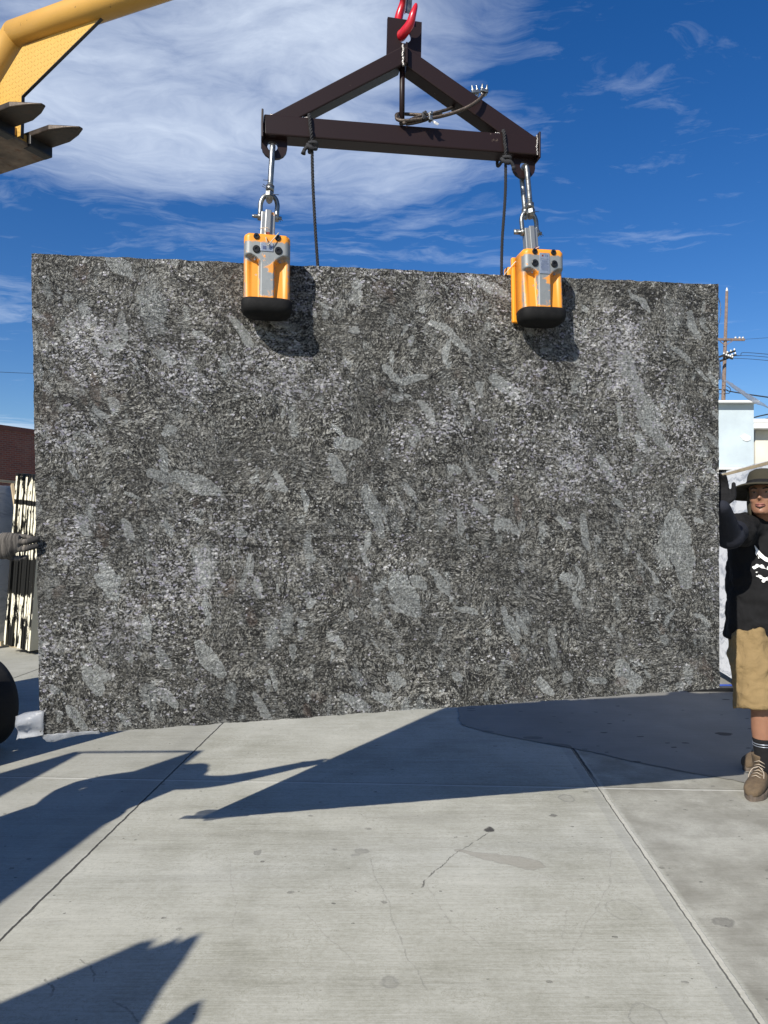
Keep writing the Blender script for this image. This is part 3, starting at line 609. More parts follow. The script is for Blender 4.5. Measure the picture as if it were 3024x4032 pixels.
# ------------------------------------------------------------------ clamps
def rrect(w, h, r, n=5):
    pts = []
    for cx_, cz_, a0 in ((w/2-r, h/2-r, 0), (-w/2+r, h/2-r, 90), (-w/2+r, -h/2+r, 180), (w/2-r, -h/2+r, 270)):
        for j in range(n+1): a_ = R(a0+90*j/n); pts.append((cx_+r*math.cos(a_), cz_+r*math.sin(a_)))
    return pts
def clamp(label, fx0, fx1, fy0, fy1, lean, second):
    tF = -.142; p0 = S(fx0, fy1, tF); p1 = S(fx1, fy1, tF); zt = S((fx0+fx1)/2, fy0, tF).z; zb = (p0.z+p1.z)/2
    cx_ = (p0.x+p1.x)/2; wd = p1.x-p0.x; H = zt-zb
    M_ = SL @ Matrix.Translation((cx_, 0, zb)) @ Matrix.Rotation(lean, 4, 'Y')
    root = thing('lifting_clamp', label, 'clamp', M_.translation, math.atan2(.1866, .9823), 'scissor clamps gripping the slab')
    # body: a hollow-faced housing; the front has two sunken panels beside a raised stem
    mb = MB(M_); nx_, nz_ = 44, 60; gr = []
    for j in range(nz_+1):
        z_ = H*j/nz_; row = []
        for i in range(nx_+1):
            x_ = -wd/2+wd*i/nx_; xa = abs(x_); zr = z_/H
            stem = wd*.135+max(0, (zr-.52)/.14)**2*wd*.20 if zr > .52 else wd*.135
            top = .665; sink = 0
            if zr < top+.02:
                e1 = min(1, max(0, (xa-stem)/(wd*.045))); e2 = min(1, max(0, (top-zr)/.03))
                e3 = min(1, max(0, (zr-.03)/.02))
                e1 = e1*e1*(3-2*e1); e2 = e2*e2*(3-2*e2); fade = .45+.55*min(1, max(0, (zr-.0)/.55)); sink = .032*e1*e2*fade
                e4 = min(1, max(0, (wd/2-xa)/(wd*.16))); sink *= .35+.65*e4
            rnd = wd*.13; dx_ = max(0, xa-(wd/2-rnd)); dz_ = max(0, z_-(H-rnd*.8)); rd = min(1, math.hypot(dx_/rnd, dz_/(rnd*.8)))
            curve = .030*(1-math.sqrt(max(0, 1-min(1, rd)**2)))
            row.append((x_, tF+sink+curve, z_))
        gr.append(row)
    def shrink(x_, z_):                 # round the top corners of the outline
        r_ = wd*.11
        cxr = wd/2-r_; czr = H-r_
        if abs(x_) > cxr and z_ > czr:
            d_ = math.hypot(abs(x_)-cxr, z_-czr); mx = max(abs(x_)-cxr, z_-czr)
            if d_ > 1e-6: k_ = mx/d_; return (math.copysign(cxr+(abs(x_)-cxr)*k_, x_), czr+(z_-czr)*k_)
        return x_, z_
    vs = []; fs = []
    for row in gr:
        for (x_, t_, z_) in row: a_, b_ = shrink(x_, z_); vs.append((a_, t_, b_))
    n1 = nx_+1
    for j in range(nz_):
        for i in range(nx_): q_ = j*n1+i; fs.append((q_, q_+1, q_+n1+1, q_+n1))
    nf = len(fs); mb.add(vs, fs, True)
    per = [i for i in range(n1)]+[j*n1+nx_ for j in range(1, nz_+1)]+[nz_*n1+i for i in range(nx_-1, -1, -1)]+[j*n1 for j in range(nz_-1, 0, -1)]
    bk = [(vs[i][0], -.032, vs[i][2]) for i in per]; base = len(vs); n2 = len(per)
    s2 = MB(M_); s2.add(vs+bk, fs+[(per[(i+1) % n2], per[i], base+i, base+(i+1) % n2) for i in range(n2)]+[list(range(base, base+n2))], True)
    bo = s2.build('clamp_body', M_clamp, root, smooth=True)
    # bumper: rubber shoe under the housing
    def shoe(w_, d0, d1, z_): return [M_ @ Vector((w_/2*math.copysign(abs(math.cos(a_))**.45, math.cos(a_)), (d0+d1)/2+(d1-d0)/2*math.copysign(abs(math.sin(a_))**.6, math.sin(a_)), z_)) for a_ in [2*math.pi*j/36 for j in range(36)]]
    mbs = MB(); mbs.loft([shoe(wd*1.07, tF-.012, -.03, .004), shoe(wd*1.11, tF-.018, -.028, -.004), shoe(wd*1.11, tF-.018, -.028, -.030), shoe(wd*1.05, tF-.012, -.032, -.048), shoe(wd*.90, tF+.006, -.042, -.060), shoe(wd*.70, tF+.03, -.052, -.066)])
    mbs.build('rubber_bumper', M_rub, root)
    # gripping jaws on both faces of the slab
    mb = MB(M_); mb.box((-.004-.008*second, -.020, H*.42), (wd*(1.02 if second else .95), .022, H*1.10)); mb.build('front_jaw', M_yel, root, bevel=.006)
    mb = MB(M_); mb.box((-.012*second, .062, H*.60), (wd*(1.02 if second else .92), .045, H*.62)); mb.build('rear_jaw', M_yel, root, bevel=.012)
    MB(M_).box((-.004, -.0065, H*.42), (wd*.9, .006, H*.95)).build('rubber_pad', M_rub, root)
    MB(M_).box((-.004, .038, H*.56), (wd*.9, .008, H*.5)).build('rubber_pad', M_rub, root)
    mb = MB(M_); ztop = .985*H
    mb.box((0, -.045, ztop-.005), (wd*.34, .075, .034)).box((0, .045, ztop-.012), (wd*.30, .10, .024)); mb.build('bridge_block', M_yel, root, bevel=.004)
    # bolts
    for (bx, bz, br_) in ((-.235, .925, .0125), (.22, .925, .0125), (-.235, .735, .0158), (.235, .735, .0158)):
        mbb = MB(M_); c_ = Vector((bx*wd, tF-.001, bz*H))
        rings = []
        for (rr2, tt) in ((br_, .006), (br_, -.003), (br_*.86, -.0045), (br_*.36, -.0045), (br_*.34, -.0012), (.0006, -.0012)):
            rings.append([M_ @ (c_+Vector((rr2*math.cos(a_), tt, rr2*math.sin(a_)))) for a_ in [2*math.pi*j/18 for j in range(18)]])
        MB().loft(rings, smooth=False, cap=True).build('bolt', M_bolt, root)
    for (bx, bz) in ((-.27, .60), (.27, .585)):
        MB(M_).tube([(bx*wd, tF+.02, bz*H), (bx*wd, tF+.0145, bz*H)], .0042, 10).build('screw', M_galv, root)
    # name plate
    if second:
        MB(M_).box((0, tF-.0015, H*.735), (wd*.245, .003, H*.34)).build('name_plate', M_plate, root, bevel=.001)
        def txt(s_, x_, z_, sz, mt=M_ink):
            cu = bpy.data.curves.new('plate_writing', 'FONT'); cu.body = s_; cu.size = sz; cu.align_x = 'CENTER'; cu.extrude = .0002
            o_ = bpy.data.objects.new('plate_writing', cu); me_ = bpy.data.meshes.new_from_object(o_); bpy.data.objects.remove(o_)
            mb_ = MB(M_); mb_.add([(v_.co.x+x_, tF-.0034-v_.co.z, v_.co.y+z_) for v_ in me_.vertices], [list(p_.vertices) for p_ in me_.polygons]); mb_.build('plate_writing', mt, root)
        txt('CE', .009, H*.84, .013); txt('LITTLE GIANT LIFTER', 0, H*.80, .0040)
        mb_ = MB(M_)
        for i in range(9): mb_.box((0, tF-.0034, H*(.775-.019*i)), (wd*random.uniform(.12, .2), .0006, .0014))
        mb_.build('plate_lines', M_ink, root)
        mb_ = MB(M_); mb_.box((-.010, tF-.0034, H*.86), (.008, .0006, .008)); mb_.build('plate_mark', M_rustred, root)
    else:
        MB(M_).box((-.002, tF-.0015, H*.775), (wd*.27, .003, H*.125)).build('name_plate', M_plate, root, bevel=.001)
        mb_ = MB(M_); mb_.box((-.012, tF-.0035, H*.765), (.014, .001, .014)).box((.014, tF-.0035, H*.785), (.010, .001, .009)); mb_.build('plate_lines', M_ink, root)
    return root, M_, H, wd, cx_, zb+H
# worn enamel: bare metal on the stem, shoulders and edges
m, t, b = mat('clamp_enamel'); co = objco(t); M_clamp = m
geo = t('ShaderNodeNewGeometry'); n_ = t.noise(co, 22, 9, .72); nn = t.noise(co, 7, 5, .6); x_, y_, z_ = t.sep(co)[:3]
ax = t.math('ABSOLUTE', x_); nz_ = t.math('SUBTRACT', n_, .5)
wx_ = t.math('ADD', ax, t.math('MULTIPLY', nz_, .045)); wz_ = t.math('ADD', z_, t.math('MULTIPLY', nz_, .06))
front = t.mr(t.math('MULTIPLY', y_, -1), .10, .118)
stem = t.math('MULTIPLY', t.mr(wx_, .033, .030), t.mr(wz_, .012, .02)); sh = t.math('MULTIPLY', t.mr(wz_, .165, .172), t.mr(wz_, .243, .236)); edge_ = t.mr(wx_, .082, .092)
low = t.math('MULTIPLY', t.mr(wz_, .235, .22), t.mr(wz_, -.06, .02)); edge_ = t.math('MULTIPLY', t.math('MULTIPLY', edge_, low), t.mr(nn, .42, .54))
worn = t.math('MAXIMUM', t.math('MULTIPLY', stem, t.mr(z_, .23, .2)), t.math('MULTIPLY', sh, t.mr(ax, .0, .02, .5, 1))); worn = t.math('MAXIMUM', worn, edge_)
island = t.math('MULTIPLY', t.mr(t.noise(co, 11, 8, .7), .57, .60), .9); worn = t.math('MULTIPLY', worn, t.math('SUBTRACT', 1, island))
worn = t.math('MULTIPLY', worn, front); chips = t.mr(t.noise(co, 30, 8, .75), .63, .65); worn = t.math('MAXIMUM', worn, chips)
pc = t.mix(t.noise(co, 8, 4), (.66, .235, .016), (.80, .315, .028)); mc = t.mix(n_, (.19, .20, .20), (.31, .325, .32))
col = t.mix(worn, pc, mc); sc = t.noise(t.mapping(co, (40, 40, 400)), 1, 3); col = t.mix(t.math('MULTIPLY', t.mr(sc, .66, .7), .3), col, (.1, .07, .05))
setp(t, b, color=col, rough=t.mr(worn, 0, 1, .46, .58), metal=t.math('MULTIPLY', worn, .45), normal=bump(t, t.math('ADD', t.math('MULTIPLY', worn, -1), t.math('MULTIPLY', t.noise(co, 90, 4), .25)), .4, .0012))

cA = clamp('orange scissor clamp with worn grey stem and no printed plate, below the leftmost shackle', 959, 1143, 914, 1178, R(.4), False)
cB = clamp('orange scissor clamp with a printed metal plate, nearer the man in the hat', 2066, 2227, 974, 1214, R(-1.0), True)
for (root, M_, H, wd, cx_, zt), lg, sgn in ((cA, lugL, 1), (cB, lugR, -1)):
    # the shank rising out of the clamp
    hx, hz = lg[1], lg[2]; ix = (M_.inverted() @ (SL @ Vector((hx, 0, hz))))
    top = Vector((ix.x, 0, ix.z)); base = Vector((0, 0, H)); d = (top-base); 
    sh0 = base+Vector((0, 0, -.02)); sh1 = base+d*.325
    mb = MB(M_); mb.bar(sh0, sh1, .062, .040, up=(0, -1, 0)); mb.bar(sh0+Vector((0, -.024, .0)), sh0+(sh1-sh0)*1.03+Vector((0, -.024, 0)), .026, .014, up=(0, -1, 0)); mb.build('shank', M_alu, root, bevel=.004)
    mb = MB(M_); mb.box(base+Vector((.004, -.05, .012)), (.016, .012, .05)); mb.build('safety_catch', M_rustred, root, bevel=.002)
    mb = MB(M_); mb.tube([base+Vector((-.03, -.05, -.004)), base+Vector((.036, -.05, -.004))], .006, 10); mb.build('catch_pin', M_darkst, root)
    # lower shackle: bow and cross pin through the shank
    sc_ = 'left' if sgn > 0 else 'right'; P1 = base+d*.285; P2 = base+d*.50; ux = Vector((1, 0, 0)); dn = d.normalized()
    lbl = 'U shaped galvanised shackle pinned to the top of the orange clamp with %s' % ('no printed plate' if sgn > 0 else 'the printed plate')
    s1 = thing('shackle', lbl, 'shackle', M_ @ P1, 0, 'galvanised shackles above the clamps')
    hw = .036; pts = [P1-ux*hw-dn*.014, P1-ux*hw+dn*.03, P2-ux*hw-dn*.035, P2-ux*hw*.75-dn*.010, P2-ux*hw*.3+dn*.002, P2+ux*hw*.3+dn*.002, P2+ux*hw*.75-dn*.010, P2+ux*hw-dn*.035, P1+ux*hw+dn*.03, P1+ux*hw-dn*.014]
    MB(M_).tube(smooth_path(pts, 4), .0105, 12).build('shackle_bow', M_galv, s1)
    mb = MB(M_); mb.tube([P1-ux*.062, P1+ux*.058], .0078, 12); mb.tube([P1-ux*.046, P1-ux*.024], .0155, 16); mb.tube([P1+ux*.024, P1+ux*.046], .0145, 16)
    mb.tube([P1-ux*.064-Vector((.006, 0, 0)), P1-ux*.054], .0065, 6, smooth=False) if sgn > 0 else mb.bar(P1-ux*.078, P1-ux*.052, .008, .022); mb.build('shackle_pin', M_galv, s1)
    mb = MB(M_); mb.tube([P1+ux*.04+Vector((0, -.012, .012)), P1+ux*.052+Vector((0, -.012, -.02))], .0014, 6); mb.tube([P1+ux*.045+Vector((0, -.012, 0)), P1+ux*.062+Vector((0, -.014, -.016))], .0012, 6); mb.build('cotter_wire', M_darkst, s1)
    # upper shackle: its bow hangs in the lug of the frame, its pin carries the lower shackle
    s2 = thing('shackle', 'long bow shackle hanging in the %s lug of the maroon frame' % ('leftmost' if sgn > 0 else 'rightmost'), 'shackle', M_ @ top, 0, 'galvanised shackles above the clamps')
    Q0 = top+Vector((0, 0, -.016)); Q1 = base+d*.545; off = .030; dy = Vector((0, 1, 0)); tw = ux*.0
    pts = [Q1-dy*off+tw, Q0-dy*off*1.05+tw-dn*.02, Q0-dy*off*.8+tw*.5+dn*.006, Q0+dn*.016, Q0+dy*off*.8-tw*.5+dn*.006, Q0+dy*off*1.05-tw-dn*.02, Q1+dy*off-tw]
    MB(M_).tube(smooth_path(pts, 5), .0125, 14).build('shackle_bow', M_galv, s2)
    mb = MB(M_); mb.tube([Q1-dy*off+tw+dn*.012, Q1-dy*off+tw-dn*.014], [.0185, .0175], 18); mb.build('shackle_eye', M_galv, s2); mb = MB(M_); mb.tube([Q1+dy*off-tw+dn*.012, Q1+dy*off-tw-dn*.012], .017, 18); mb.build('shackle_eye', M_galv, s2); mb = MB(M_)
    mb.tube([Q1-dy*off+tw-dn*.006, Q1-dy*off+tw-dn*.052], [.0165, .0150], 14); mb.build('shackle_collar', M_galv, s2)
    mb = MB(M_); mb.tube([Q1-dy*(off+.004)+tw-dn*.018, Q1-dy*(off+.004)+tw-dn*.036], .019, 6, smooth=False); mb.tube([P2-dy*.034-dn*.010, P2+dy*.034-dn*.010], .0095, 12); mb.tube([P2-dy*.020-dn*.004, P2-dy*.022-dn*.034], [.017, .014], 6, smooth=False); mb.build('shackle_nut', M_galv, s2)
    mb = MB(M_)
    for (aa, bb_) in (((-.03, -.04, .012), (.0, -.05, -.012)), ((-.034, -.04, .004), (-.004, -.05, -.016)), ((.01, -.045, -.030), (.038, -.04, -.028)), ((-.03, -.04, .030), (-.002, -.05, .026))):
        mb.tube([Q1+Vector(aa), Q1+Vector(bb_)], .0013, 6)
    mb.build('tie_wire', M_darkst, s2)
    if sgn > 0:
        mb = MB(M_); mb.tube(smooth_path([base+Vector((-.012, -.058, .05)), base+Vector((-.004, -.075, .01)), base+Vector((-.006, -.155, -.03)), base+Vector((.0, -.157, -.06)), base+Vector((.022, -.156, -.035)), base+Vector((.046, -.150, -.002))], 6), .0022, 6)
        mb.tube(smooth_path([base+Vector((-.03, -.056, .048)), base+Vector((.0, -.062, .052)), base+Vector((.01, -.056, .044))], 4), .0018, 6); st = mb.build('tie_string', M_string, root)
    else:
        mb = MB(M_); mb.tube(smooth_path([base+Vector((.012, -.058, .035)), base+Vector((-.02, -.06, .018)), base+Vector((-.075, -.05, -.012)), base+Vector((-.118, -.03, -.055)), base+Vector((-.15, .02, -.10)), base+Vector((-.155, .05, -.13))], 8), .0014, 6); st = mb.build('tie_string', M_white, root)

# ------------------------------------------------------------------ ropes and cable
# helix() works in world space: bring the loops there too
_h = helix
def helix(path, *a_, **k_):
    if Vector(path[0]).y < 1.5: path = [SL @ Vector(p) for p in path]
    return _h(path, *a_, **k_)
def hang_rope(px, pyt, bx, by, side, label):
    tf = -.05; c_ = S(px, pyt, tf); ztop = topz(c_.x)
    # a loop round the beam, a knot under it and the long tail
    root = thing('rope', label, 'rope', SL @ Vector((c_.x, 0, ztop)), 0, 'ropes tied round the lifting frame')
    zb_ = ztop-.100; loop = [(c_.x, -.054, ztop-.05), (c_.x-.004, -.054, ztop), (c_.x-.004, -.03, ztop+.010), (c_.x, .03, ztop+.010), (c_.x+.004, .054, ztop-.01), (c_.x+.004, .054, zb_), (c_.x+.004, .0, zb_-.012), (c_.x+.006, -.040, zb_-.012), (c_.x+.004, -.056, zb_+.02), (c_.x, -.054, ztop-.05)]
    helix(smooth_path(loop, 6), .0078, 26, 3, rr=.0041).build('rope_loop', M_rope, root)
    kc = Vector((c_.x+.008, -.045, zb_-.028)); mb = MB(SL); rn = random.Random(px)
    kn = [kc+Vector((-.016, 0, .014)), kc+Vector((.016, -.012, .012)), kc+Vector((.014, .006, -.004)), kc+Vector((-.018, -.010, -.004)), kc+Vector((.0, -.014, -.016)), kc+Vector((.018, 0, -.008)), kc+Vector((-.006, .012, .006)), kc+Vector((-.02, -.004, .004)), kc+Vector((.004, -.012, -.018))]
    mb.tube(smooth_path(kn, 5), .0078, 10); e_ = kc+Vector((side*.035, -.004, -.022)); mb.tube(smooth_path([kc, kc+Vector((side*.02, -.008, -.006)), e_], 4), [.0075]*4+[.008]*4+[.009], 9)
    mb.tube([e_, e_+Vector((side*.004, 0, -.016))], [.008, .011], 9)
    kk = mb.build('rope_knot', M_rope, root)
    e0 = Vector((kc.x, -.045, kc.z)); e1 = S(bx, by, -.002 if False else .02); zs = e1.z
    tail = smooth_path([e0, e0.lerp(e1, .3)+Vector((.004*side, 0, 0)), e0.lerp(e1, .7)+Vector((-.003, 0, 0)), e1, e1+Vector((.004, .006, -.10)), e1+Vector((.0, .03, -.35))], 8)
    helix([SL @ p for p in tail], .0072, 26, 3, rr=.0038).build('rope_tail', M_rope, root)
hang_rope(1222, 449, 1251, 1046, -1, 'dark twisted rope knotted to the frame beam beside the left clamp')
hang_rope(1986, 525, 1975, 1082, 1, 'dark twisted rope knotted to the frame beam beside the right clamp')
wr = thing('wire_rope_sling', 'rusty steel wire sling looped between the centre rod and the right sloping arm', 'wire sling', SL @ Vector((r1.x, 0, r1.z)))
pts = [S(1596, 487, -.075), S(1572, 470, -.045), S(1560, 455, 0), S(1572, 448, .03), S(1610, 450, .03), S(1665, 452, .0), S(1700, 448, -.05), S(1760, 432, -.03), S(1800, 417, .03), S(1880, 395, .07), S(1905, 372, .04), S(1903, 374, -.05)]
helix([SL @ p for p in smooth_path(pts, 6)], .0072, 38, 5).build('cable', M_wire, wr)
pts = [S(1566, 452, -.02), S(1563, 468, -.05), S(1590, 476, -.07), S(1650, 470, -.07), S(1700, 465, -.07), S(1760, 452, -.07), S(1830, 428, -.075), S(1880, 398, -.07), S(1904, 372, -.055)]
helix([SL @ p for p in smooth_path(pts, 6)], .0078, 38, 5).build('cable', M_wire, wr)
pts = [S(1600, 488, -.055), S(1630, 484, -.06), S(1670, 474, -.065), S(1700, 462, -.065)]
helix([SL @ p for p in smooth_path(pts, 6)], .0072, 38, 5).build('cable', M_wire, wr)
pts = [S(1604, 478, -.03), S(1640, 462, .0), S(1680, 452, .0), S(1740, 446, -.02)]
helix([SL @ p for p in smooth_path(pts, 6)], .0068, 38, 5).build('cable', M_wire, wr)
def cclip(c_, ang, mt):
    m3 = Matrix.Rotation(ang, 4, 'Y'); m4 = SL @ Matrix.Translation(c_) @ m3; mb = MB(m4)
    for sx in (-.012, .012):
        mb.tube([(0+sx*.3, -.012, sx*1.05), (sx*.3, .012, sx*1.05)], .0045, 8); mb.tube([(sx*.3, -.010, sx*1.05), (sx*.3, -.017, sx*1.05)], .0078, 6, smooth=False)
    mb.box((0, -.004, 0), (.016, .014, .034)); mb.tube([(0, .008, -.016), (0, .014, 0), (0, .008, .016)], .005, 8); mb.build('cable_clip', mt, wr, bevel=.001)
cclip(S(1668, 460, -.085), R(4), M_darkst); cclip(S(1694, 462, -.088), R(-6), M_galv)
def uclip(c_, ang):
    m4 = SL @ Matrix.Translation(c_) @ Matrix.Rotation(ang, 4, 'Y'); mb = MB(m4)
    for sx in (-.011, .011): mb.tube([(sx, 0, -.012), (sx, 0, .034)], .0042, 8); mb.tube([(sx, 0, .010), (sx, 0, .018)], .0075, 6, smooth=False)
    mb.box((0, 0, .003), (.036, .020, .013)); mb.tube([(-.011, 0, -.010), (0, 0, -.02), (.011, 0, -.010)], .0055, 8); mb.build('cable_clip', M_galv, wr, bevel=.001)
uclip(S(1906, 362, -.05), R(6)); uclip(S(1872, 366, .02), R(-10))
mb = MB(SL); c_ = S(1712, 482, -.09); mb.add([(c_.x-.018, -.09, c_.z+.012), (c_.x+.004, -.094, c_.z+.002), (c_.x+.020, -.090, c_.z-.004), (c_.x+.012, -.088, c_.z-.010), (c_.x-.006, -.092, c_.z-.006)], [(0, 1, 2, 3, 4)]); mb.build('paper_tag', M_white, wr, mods=[('SOLIDIFY', dict(thickness=.0006))])

# ------------------------------------------------------------------ jib and forklift (left, mostly outside the frame)
M_jib = painted('yellow_jib_paint', (.53, .295, .058), (.13, .07, .03), .30, 9, .42, .75, .1)
m, t, b = mat('checker_plate'); co = objco(t); M_check = m
x_, y_, z_ = t.sep(co)[:3]; sc = 1/.028
q0 = t.comb(t.math('MULTIPLY', x_, sc), t.math('MULTIPLY', z_, sc), 0.)
cell = t.vm('FLOOR', q0); fr = t.vm('SUBTRACT', t.vm('FRACTION', q0), (.5, .5, 0)); cs = t.sep(cell)
par = t.math('MODULO', t.math('ABSOLUTE', t.math('ADD', cs[0], cs[1])), 2.0)
fs_ = t.sep(fr); sg = t.mr(par, 0, 1, -1, 1)
dd = t.math('ADD', t.math('MULTIPLY', fs_[0], .72), t.math('MULTIPLY', t.math('MULTIPLY', fs_[1], sg), .69)); ee = t.math('SUBTRACT', t.math('MULTIPLY', fs_[0], .69), t.math('MULTIPLY', t.math('MULTIPLY', fs_[1], sg), .72))
dl = t.vm('LENGTH', t.comb(t.math('MULTIPLY', dd, 2.2), t.math('MULTIPLY', ee, 8.0), 0.), out=1); lz = t.mr(dl, 1.0, .6, smooth=True)
n_ = t.noise(co, 8, 8, .7); chip = t.mr(n_, .70, .72)
setp(t, b, color=t.mix(chip, t.mix(t.noise(co, 5, 4), (.50, .29, .055), (.59, .36, .08)), (.2, .1, .05)), rough=.45, normal=bump(t, t.math('ADD', lz, t.math('MULTIPLY', t.noise(co, 60, 3), .1)), .9, .003))
M_fork = simple('fork_steel', (.050, .038, .028), .45, .5, .35, 14, .3, 50, dirt=(.11, .06, .035), dirt_amt=.4)
M_rust = simple('rusty_plate', (.20, .155, .115), .75, .2, .5, 9, .5, 40, dirt=(.15, .055, .02), dirt_amt=.85)
M_blk = simple('black_machine', (.012, .012, .013), .45, .2, .3, 10, .1)
M_tyre = simple('tyre', (.012, .012, .012), .8, 0, .4, 15, .4, 60, spec=.3)
LJ = -.195
jib = thing('lifting_jib', 'yellow tubular jib with a checker plate gusset reaching in from the forklift', 'jib', FK @ Vector((0, LJ, 3.83)), 0)
WM[jib.name] = FK @ Matrix.Translation((0, LJ, 3.83)); jib.matrix_world = WM[jib.name]
el = K(62, 138, LJ); zt = K(420, 14, LJ); e2 = K(-60, 350, LJ); hook_f = (FK.inverted() @ (SL @ Vector((path[0].x, .02, 4.0)))).x
tilt = (zt.z-el.z)/(zt.x-el.x); end = Vector((hook_f+.12, LJ, el.z+tilt*(hook_f+.12-el.x)))
mb = MB(FK); rt = .078; dn2 = (e2-el).normalized(); down = el+dn2*.9
mb.tube([el+Vector((-.004, 0, 0)), el.lerp(zt, .5), zt, end], rt, 28); o = mb.build('jib_tube', M_jib, jib)
MB(FK).tube([down, el+dn2*.0], rt*.98, 28).ell(el, (rt*.985, rt*.985, rt*.985), 28, 14).build('jib_tube', M_jib, jib)
g = [K(92, 185, LJ), K(250, 122, LJ), K(418, 58, LJ), K(92, 380, LJ), K(88, 545, LJ), K(-190, 640, LJ), K(-200, 520, LJ), K(-60, 435, LJ)]
MB(FK).prism([(p.x, p.z) for p in g][::-1], LJ-.006, LJ+.006).build('gusset_plate', M_check, jib)
mb = MB(FK); gs = [K(84, 165, LJ), K(84, 520, LJ)]; mb.bar(Vector((g[3].x-.002, LJ, g[3].z)), Vector((g[4].x-.002, LJ, g[4].z-.0)), .020, .004, up=(1, 0, 0)); mb.bar(Vector((g[2].x, LJ, g[2].z)), Vector((g[3].x, LJ, g[3].z)), .018, .004, up=(-.5, 0, .8)); mb.build('gusset_edge', M_darkst, jib)
mb = MB(FK); mb.box((-.46, LJ, 3.905), (.80, .09, .05)); mb.build('fork_sleeve', M_jib, jib, bevel=.004)
mb = MB(FK); ez = end.z; mb.box((hook_f, LJ, ez-rt-.025), (.02, .09, .10)); mb.build('hook_lug', M_jib, jib)
# forklift
fl_ = thing('forklift', 'forklift with raised forks beside the slab, only its forks and a black wheel in view', 'forklift', FK @ Vector((-.8, -.35, 0)))
WM[fl_.name] = FK @ Matrix.Translation((-.8, -.35, 0)); fl_.matrix_world = WM[fl_.name]
for lc in (-.078, -.338):
    mb = MB(FK); w2 = .0775; zt_ = 3.905; L_ = .345
    o_ = [(-1.0, -w2), (.16, -w2), (.27, -w2*.62), (L_, -w2*.18), (L_, w2*.18), (.27, w2*.62), (.16, w2), (-1.0, w2)]
    vs = [(x_, lc+y_, 3.885) for x_, y_ in o_]+[(x_, lc+y_, 3.885+max(.010, .035-.0*x_) if x_ < .2 else 3.885+.012) for x_, y_ in o_]
    n = len(o_); mb.add(vs, [list(range(n))[::-1], list(range(n, 2*n))]+[(i, (i+1) % n, (i+1) % n+n, i+n) for i in range(n)])
    mb.build('fork', M_fork, fl_, bevel=.006)
    MB(FK).box((-.03, lc, 3.862), (.07, .158, .075)).build('fork_heel', M_blk, fl_, bevel=.006)
    
MB(FK).box((-.42, -.38, 3.838), (.80, .80-.04, .022)).build('carriage_plate', M_rust, fl_, bevel=.003)
MB(FK).box((-.045, -.17, 3.872), (.03, .06, .05)).build('side_bracket', M_jib, fl_)
for lc in (-.68, -.16):
    MB(FK).box((-.5, lc, 2.22), (.16, .07, 4.3)).build('mast_rail', M_blk, fl_, bevel=.005)
for z_ in (.5, 1.7, 3.0, 4.25): MB(FK).box((-.56, -.42, z_), (.06, .48, .12)).build('mast_crossbar', M_blk, fl_)
for z_ in (3.95, 4.25): MB(FK).box((-.38, -.38, z_), (.05, .60, .10)).build('carriage_bar', M_blk, fl_)
mb = MB(FK); mb.box((-1.75, -.35, .75), (1.9, .62, .75)); mb.box((-2.45, -.35, .95), (.6, .80, .95)); mb.box((-1.35, -.35, 1.15), (.5, .60, .30)); mb.build('body', M_jib, fl_, bevel=.06)
mb = MB(FK); mb.box((-1.7, -.35, 1.35), (.5, .5, .14)); mb.box((-1.95, -.35, 1.65), (.12, .5, .55)); mb.build('seat', M_blk, fl_, bevel=.04)
mb = MB(FK)
for x_, l_ in ((-1.0, -.68), (-1.0, -.02), (-2.35, -.68), (-2.35, -.02)): mb.bar((x_, l_, 1.1), (x_-.1, l_, 2.2), .05, .05, up=(1, 0, 0))
for i in range(7): mb.box((-1.1-.23*i, -.35, 2.22), (.04, .70, .04))
mb.box((-1.75, -.69, 2.22), (1.4, .05, .06)); mb.box((-1.75, -.01, 2.22), (1.4, .05, .06)); mb.build('overhead_guard', M_blk, fl_)
def wheel(x_, l_, r_, w_):
    prof = [(-.5, .55), (-.5, .93), (-.42, .985), (-.2, 1), (.2, 1), (.42, .985), (.5, .93), (.5, .55)]
    rings = [[FK @ Vector((x_+math.cos(a_)*r_*q_, l_+p_*w_, r_+math.sin(a_)*r_*q_)) for a_ in [2*math.pi*j/56 for j in range(56)]] for p_, q_ in prof]
    wo = MB().loft(rings, cap=False).build('wheel', M_tyre, fl_, smooth=True)
    rings = [[FK @ Vector((x_+math.cos(a_)*r_*q_, l_+p_*w_, r_+math.sin(a_)*r_*q_)) for a_ in [2*math.pi*j/32 for j in range(32)]] for p_, q_ in ((-.40, .02), (-.40, .2), (-.30, .25), (-.28, .5), (-.48, .56), (.48, .56), (.3, .5), (.3, .02))]
    MB().loft(rings).build('rim', M_blk, wo)
wf = G(-87, 2948); wl_ = FK.inverted() @ wf
wheel(wl_.x, wl_.y, .312, .19); wheel(wl_.x, -.72, .312, .19); wheel(-2.3, -.06, .24, .16); wheel(-2.3, -.64, .24, .16)
MB(FK).tube([(wl_.x, wl_.y, .31), (wl_.x, -.72, .31)], .06, 12).build('axle', M_blk, fl_)

